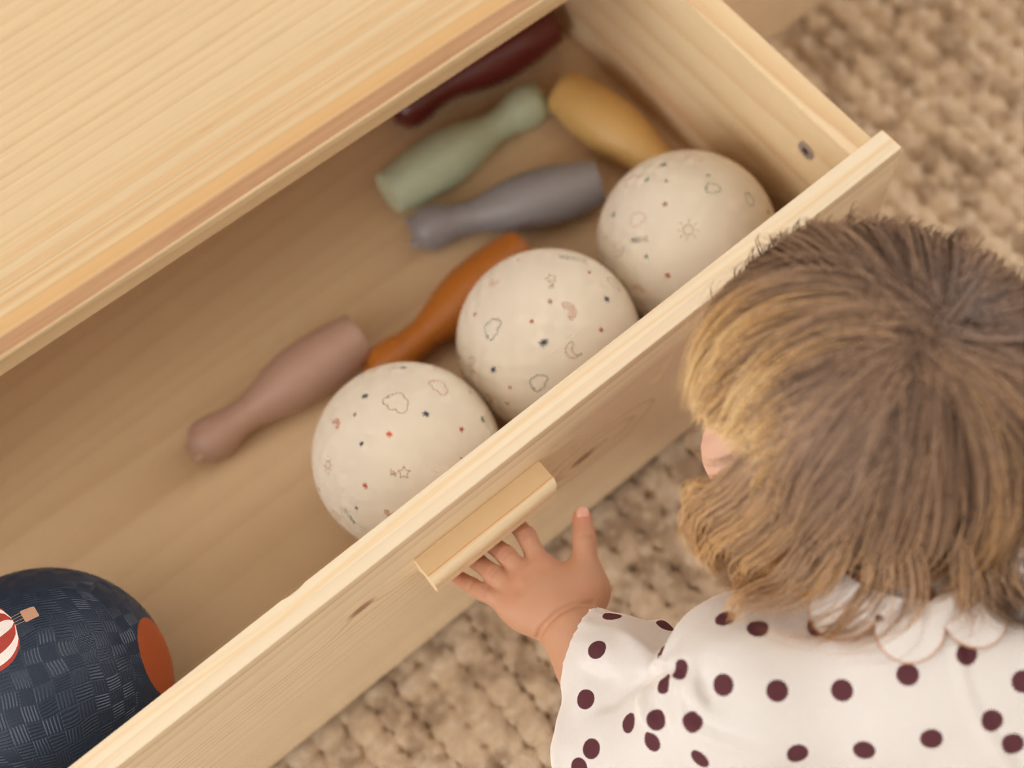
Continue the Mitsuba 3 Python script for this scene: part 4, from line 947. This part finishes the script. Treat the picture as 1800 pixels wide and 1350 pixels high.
# a few locks of their own: the sweep across the collar, the curls at the back, the flips beside the cheek
LOCKS = [
    (1.00, 60, 0.0050, [(-0.1733, -0.1734, 0.2957), (-0.1809, -0.1825, 0.2732), (-0.1965, -0.1832, 0.2585), (-0.2153, -0.1740, 0.2521), (-0.2262, -0.1590, 0.2508)]),
    (1.05, 50, 0.0045, [(-0.1883, -0.1603, 0.2949), (-0.2001, -0.1622, 0.2719), (-0.2150, -0.1573, 0.2594), (-0.2278, -0.1448, 0.2546), (-0.2306, -0.1339, 0.2558)]),
    (0.90, 60, 0.0045, [(-0.1662, -0.1800, 0.2971), (-0.1717, -0.1944, 0.2752), (-0.1831, -0.1986, 0.2602), (-0.2022, -0.1904, 0.2524), (-0.2182, -0.1776, 0.2491)]),
    (0.70, 60, 0.0045, [(-0.1468, -0.1911, 0.3007), (-0.1522, -0.2058, 0.2798), (-0.1607, -0.2144, 0.2660), (-0.1734, -0.2113, 0.2578)]),
    (0.90, 40, 0.0035, [(-0.1977, -0.1495, 0.2881), (-0.2106, -0.1515, 0.2670), (-0.2216, -0.1455, 0.2569), (-0.2334, -0.1436, 0.2494), (-0.2359, -0.1507, 0.2451)]),
    (0.95, 150, 0.0042, [(-0.1227, -0.1355, 0.3560), (-0.1176, -0.1606, 0.3436), (-0.1231, -0.1864, 0.3220), (-0.1353, -0.1997, 0.2979), (-0.1512, -0.2021, 0.2771), (-0.1752, -0.1974, 0.2625), (-0.1984, -0.1897, 0.2545), (-0.2119, -0.1815, 0.2534)]),
    (0.80, 90, 0.0035, [(-0.1160, -0.1352, 0.3577), (-0.1092, -0.1608, 0.3433), (-0.1127, -0.1872, 0.3196), (-0.1262, -0.2030, 0.2955), (-0.1443, -0.2086, 0.2741), (-0.1639, -0.2082, 0.2610), (-0.1763, -0.2042, 0.2543)]),
    (0.35, 110, 0.0032, [(-0.1095, -0.1881, 0.3157), (-0.1144, -0.2036, 0.2980), (-0.1300, -0.2066, 0.2868), (-0.1415, -0.2085, 0.2769), (-0.1412, -0.2222, 0.2709), (-0.1303, -0.2269, 0.2727), (-0.1243, -0.2184, 0.2783), (-0.1309, -0.2115, 0.2793)]),
    (0.30, 100, 0.0030, [(-0.1213, -0.1980, 0.2985), (-0.1351, -0.2016, 0.2853), (-0.1457, -0.2086, 0.2727), (-0.1503, -0.2216, 0.2614), (-0.1434, -0.2334, 0.2586), (-0.1317, -0.2390, 0.2614), (-0.1225, -0.2334, 0.2677)]),
    (0.55, 70, 0.0028, [(-0.1097, -0.1997, 0.3113), (-0.1219, -0.2065, 0.2952), (-0.1338, -0.2118, 0.2818), (-0.1360, -0.2237, 0.2726), (-0.1282, -0.2363, 0.2697), (-0.1174, -0.2366, 0.2742)]),
    (1.00, 150, 0.0038, [(-0.1715, -0.1077, 0.3312), (-0.1914, -0.1082, 0.3102), (-0.2057, -0.1073, 0.2887), (-0.2161, -0.1027, 0.2739), (-0.2237, -0.1047, 0.2638), (-0.2271, -0.1133, 0.2533), (-0.2204, -0.1235, 0.2489), (-0.2094, -0.1293, 0.2493)]),
    (0.95, 140, 0.0040, [(-0.1715, -0.1219, 0.3314), (-0.1922, -0.1227, 0.3046), (-0.2077, -0.1200, 0.2803), (-0.2188, -0.1150, 0.2654), (-0.2263, -0.1174, 0.2553), (-0.2241, -0.1278, 0.2465), (-0.2138, -0.1386, 0.2449)]),
    (0.80, 130, 0.0040, [(-0.1698, -0.1350, 0.3270), (-0.1904, -0.1362, 0.3001), (-0.2059, -0.1339, 0.2756), (-0.2167, -0.1303, 0.2581), (-0.2195, -0.1365, 0.2476), (-0.2110, -0.1496, 0.2436)]),
    (1.05, 60, 0.0025, [(-0.1800, -0.1078, 0.3183), (-0.1980, -0.1074, 0.2980), (-0.2079, -0.1015, 0.2816), (-0.2140, -0.0943, 0.2742), (-0.2193, -0.0955, 0.2682), (-0.2199, -0.1018, 0.2625)]),
    (1.10, 26, 0.0022, [(-0.1775, -0.1680, 0.2913), (-0.1856, -0.1796, 0.2667), (-0.1967, -0.1846, 0.2525), (-0.2132, -0.1824, 0.2452), (-0.2262, -0.1695, 0.2448), (-0.2317, -0.1536, 0.2483)]),
    (1.05, 22, 0.0022, [(-0.1819, -0.1614, 0.2927), (-0.1983, -0.1650, 0.2659), (-0.2166, -0.1559, 0.2542), (-0.2290, -0.1463, 0.2516), (-0.2282, -0.1383, 0.2526)]),
    (0.95, 16, 0.0018, [(-0.1887, -0.1498, 0.2955), (-0.2052, -0.1531, 0.2687), (-0.2193, -0.1470, 0.2557), (-0.2297, -0.1395, 0.2496), (-0.2279, -0.1304, 0.2501)]),
    (1.15, 5, 0.0006, [(-0.1945, -0.0966, 0.2919), (-0.2017, -0.0899, 0.2819), (-0.2021, -0.0835, 0.2787), (-0.2014, -0.0748, 0.2788), (-0.1950, -0.0717, 0.2792), (-0.1954, -0.0787, 0.2765), (-0.2000, -0.0861, 0.2727)]),
    (1.15, 4, 0.0006, [(-0.1992, -0.1021, 0.2889), (-0.2100, -0.0938, 0.2753), (-0.2191, -0.0953, 0.2672), (-0.2246, -0.1020, 0.2591), (-0.2276, -0.1111, 0.2518), (-0.2240, -0.1173, 0.2504), (-0.2172, -0.1197, 0.2510)]),
    (0.55, 5, 0.0006, [(-0.0803, -0.0964, 0.3452), (-0.0638, -0.1039, 0.3353), (-0.0563, -0.1147, 0.3276), (-0.0599, -0.1240, 0.3233)]),
]
for tone, cnt, sp, W in LOCKS:
    g = (smoothline(W, n) - HC) @ HR
    spread = rng.normal(0, 1, (cnt, 1, 3)) * sp * (.55 + .45 * np.cos(q * 3.0 - 1.2))[None, :, None]
    Pk = g[None] + spread + .0010 * np.sin(q[None, :, None] * rng.uniform(3, 8, (cnt, 1, 1)) + rng.uniform(0, 6.28, (cnt, 1, 3)))
    cut = rng.uniform(.82, 1.0, (cnt, 1)); t = q[None] * cut * (n - 1); i0 = np.minimum(t.astype(int), n - 2); fr = (t - i0)[..., None]
    Pk = np.take_along_axis(Pk, np.repeat(i0[..., None], 3, 2), 1) * (1 - fr) + np.take_along_axis(Pk, np.repeat(i0[..., None] + 1, 3, 2), 1) * fr
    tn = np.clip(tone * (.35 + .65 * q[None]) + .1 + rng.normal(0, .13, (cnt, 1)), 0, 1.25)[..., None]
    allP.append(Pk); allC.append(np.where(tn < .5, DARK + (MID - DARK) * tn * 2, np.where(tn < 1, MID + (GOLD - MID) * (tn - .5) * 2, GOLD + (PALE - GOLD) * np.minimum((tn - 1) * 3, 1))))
# loose fine hairs that lie over the collar and stand off the outline
pick = rng.choice(np.nonzero(cuts[:, 0] > .99)[0], 170); Lz = guides[pick].copy(); grown = rng.uniform(1.0, 1.22, (170, 1, 1))
ctr = OFF; Lz = ctr + (Lz - ctr) * (1 + (grown - 1) * q[None, :, None] * .6) + rng.normal(0, .006, (170, 1, 3)) * q[None, :, None] + .004 * np.sin(q[None, :, None] * rng.uniform(5, 9, (170, 1, 1)) + rng.uniform(0, 6, (170, 1, 3))) * q[None, :, None]
allP.append(Lz); allC.append(np.tile(MID + (GOLD - MID) * q[:, None] ** 1.2, (170, 1, 1)))
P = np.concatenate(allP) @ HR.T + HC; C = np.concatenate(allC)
near = bm.vertices[:, 2] > .17
allv = np.vstack([bmesh.vertices, bm.vertices[near]]); alln = np.vstack([bn, bm.vertex_normals[near]]); tree2 = cKDTree(allv)
layer = np.repeat(rng.uniform(.003, .009, len(P)), n)
for _ in range(4):                                     # rest on the neck and the blouse
    F3 = P.reshape(-1, 3); dd, ii = tree2.query(F3); sg = ((F3 - allv[ii]) * alln[ii]).sum(1)
    P = (F3 + alln[ii] * np.where(dd < .06, np.maximum(layer - sg, 0), 0)[:, None]).reshape(P.shape)
P[:, 1:-1] = P[:, 1:-1] * .5 + (P[:, :-2] + P[:, 2:]) * .25
F3 = P.reshape(-1, 3); dd, ii = tree.query(F3); sg = ((F3 - bmesh.vertices[ii]) * bn[ii]).sum(1).reshape(P.shape[:2])
keep = (P[..., 2].min(1) > .03) & ((sg > -.0002) | (dd.reshape(sg.shape) > .02)).all(1) & (np.linalg.norm(np.diff(P, axis=1), axis=2).max(1) < .016)
print('strands', len(P), keep.sum())
P, C = P[keep], C[keep]
sel = np.linspace(0, n - 1, 17).round().astype(int); P, C = P[:, sel], C[:, sel]
def ribbons(P, w):
    """Flat strands lying along the skull's surface."""
    t = np.gradient(P, axis=1); t /= np.linalg.norm(t, axis=2, keepdims=True) + 1e-12
    nr = (((P - HC) @ HR - OFF) / AX ** 2) @ HR.T; nr /= np.linalg.norm(nr, axis=2, keepdims=True)
    nr = nr + rng.normal(0, .13, (len(P), 1, 3)); b = np.cross(t, nr); b /= np.linalg.norm(b, axis=2, keepdims=True) + 1e-12
    V = np.stack([P - b * w[..., None], P + b * w[..., None]], 2); m = P.shape[1]
    idx = np.arange(len(P) * m * 2).reshape(len(P), m, 2)
    q4 = np.stack([idx[:, :-1, 0], idx[:, :-1, 1], idx[:, 1:, 1], idx[:, 1:, 0]], -1).reshape(-1, 4)
    return V.reshape(-1, 3), np.vstack([q4[:, [0, 1, 2]], q4[:, [0, 2, 3]]])
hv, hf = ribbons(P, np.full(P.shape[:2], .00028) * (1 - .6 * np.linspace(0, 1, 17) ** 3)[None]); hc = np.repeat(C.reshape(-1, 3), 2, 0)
cap = trimesh.creation.icosphere(subdivisions=4, radius=1.0); d = cap.vertices; fm = d[cap.faces].mean(1)
ok = (fm[:, 2] > -.35) & ~((fm[:, 0] > .1) & (fm[:, 2] < .55)) & ~((fm[:, 0] > -.1) & (fm[:, 2] < .05))
capv = (OFF + d * AX * 1.006) @ HR.T + HC
hv = np.vstack([hv, capv]); hf = np.vstack([hf, cap.faces[ok] + len(hv) - len(capv)]); hc = np.vstack([hc, np.tile(np.array(lin(128, 98, 76)), (len(capv), 1))])
bsdf('mat_hair', {'type': 'mesh_attribute', 'name': 'vertex_color'}, 0.5, 0.35)
obj('hair', trimesh.Trimesh(hv, hf, process=False), 'mat_hair', child, smooth=True, color=hc, label='light brown wavy hair with golden ends, the left ones tinted as if lit')
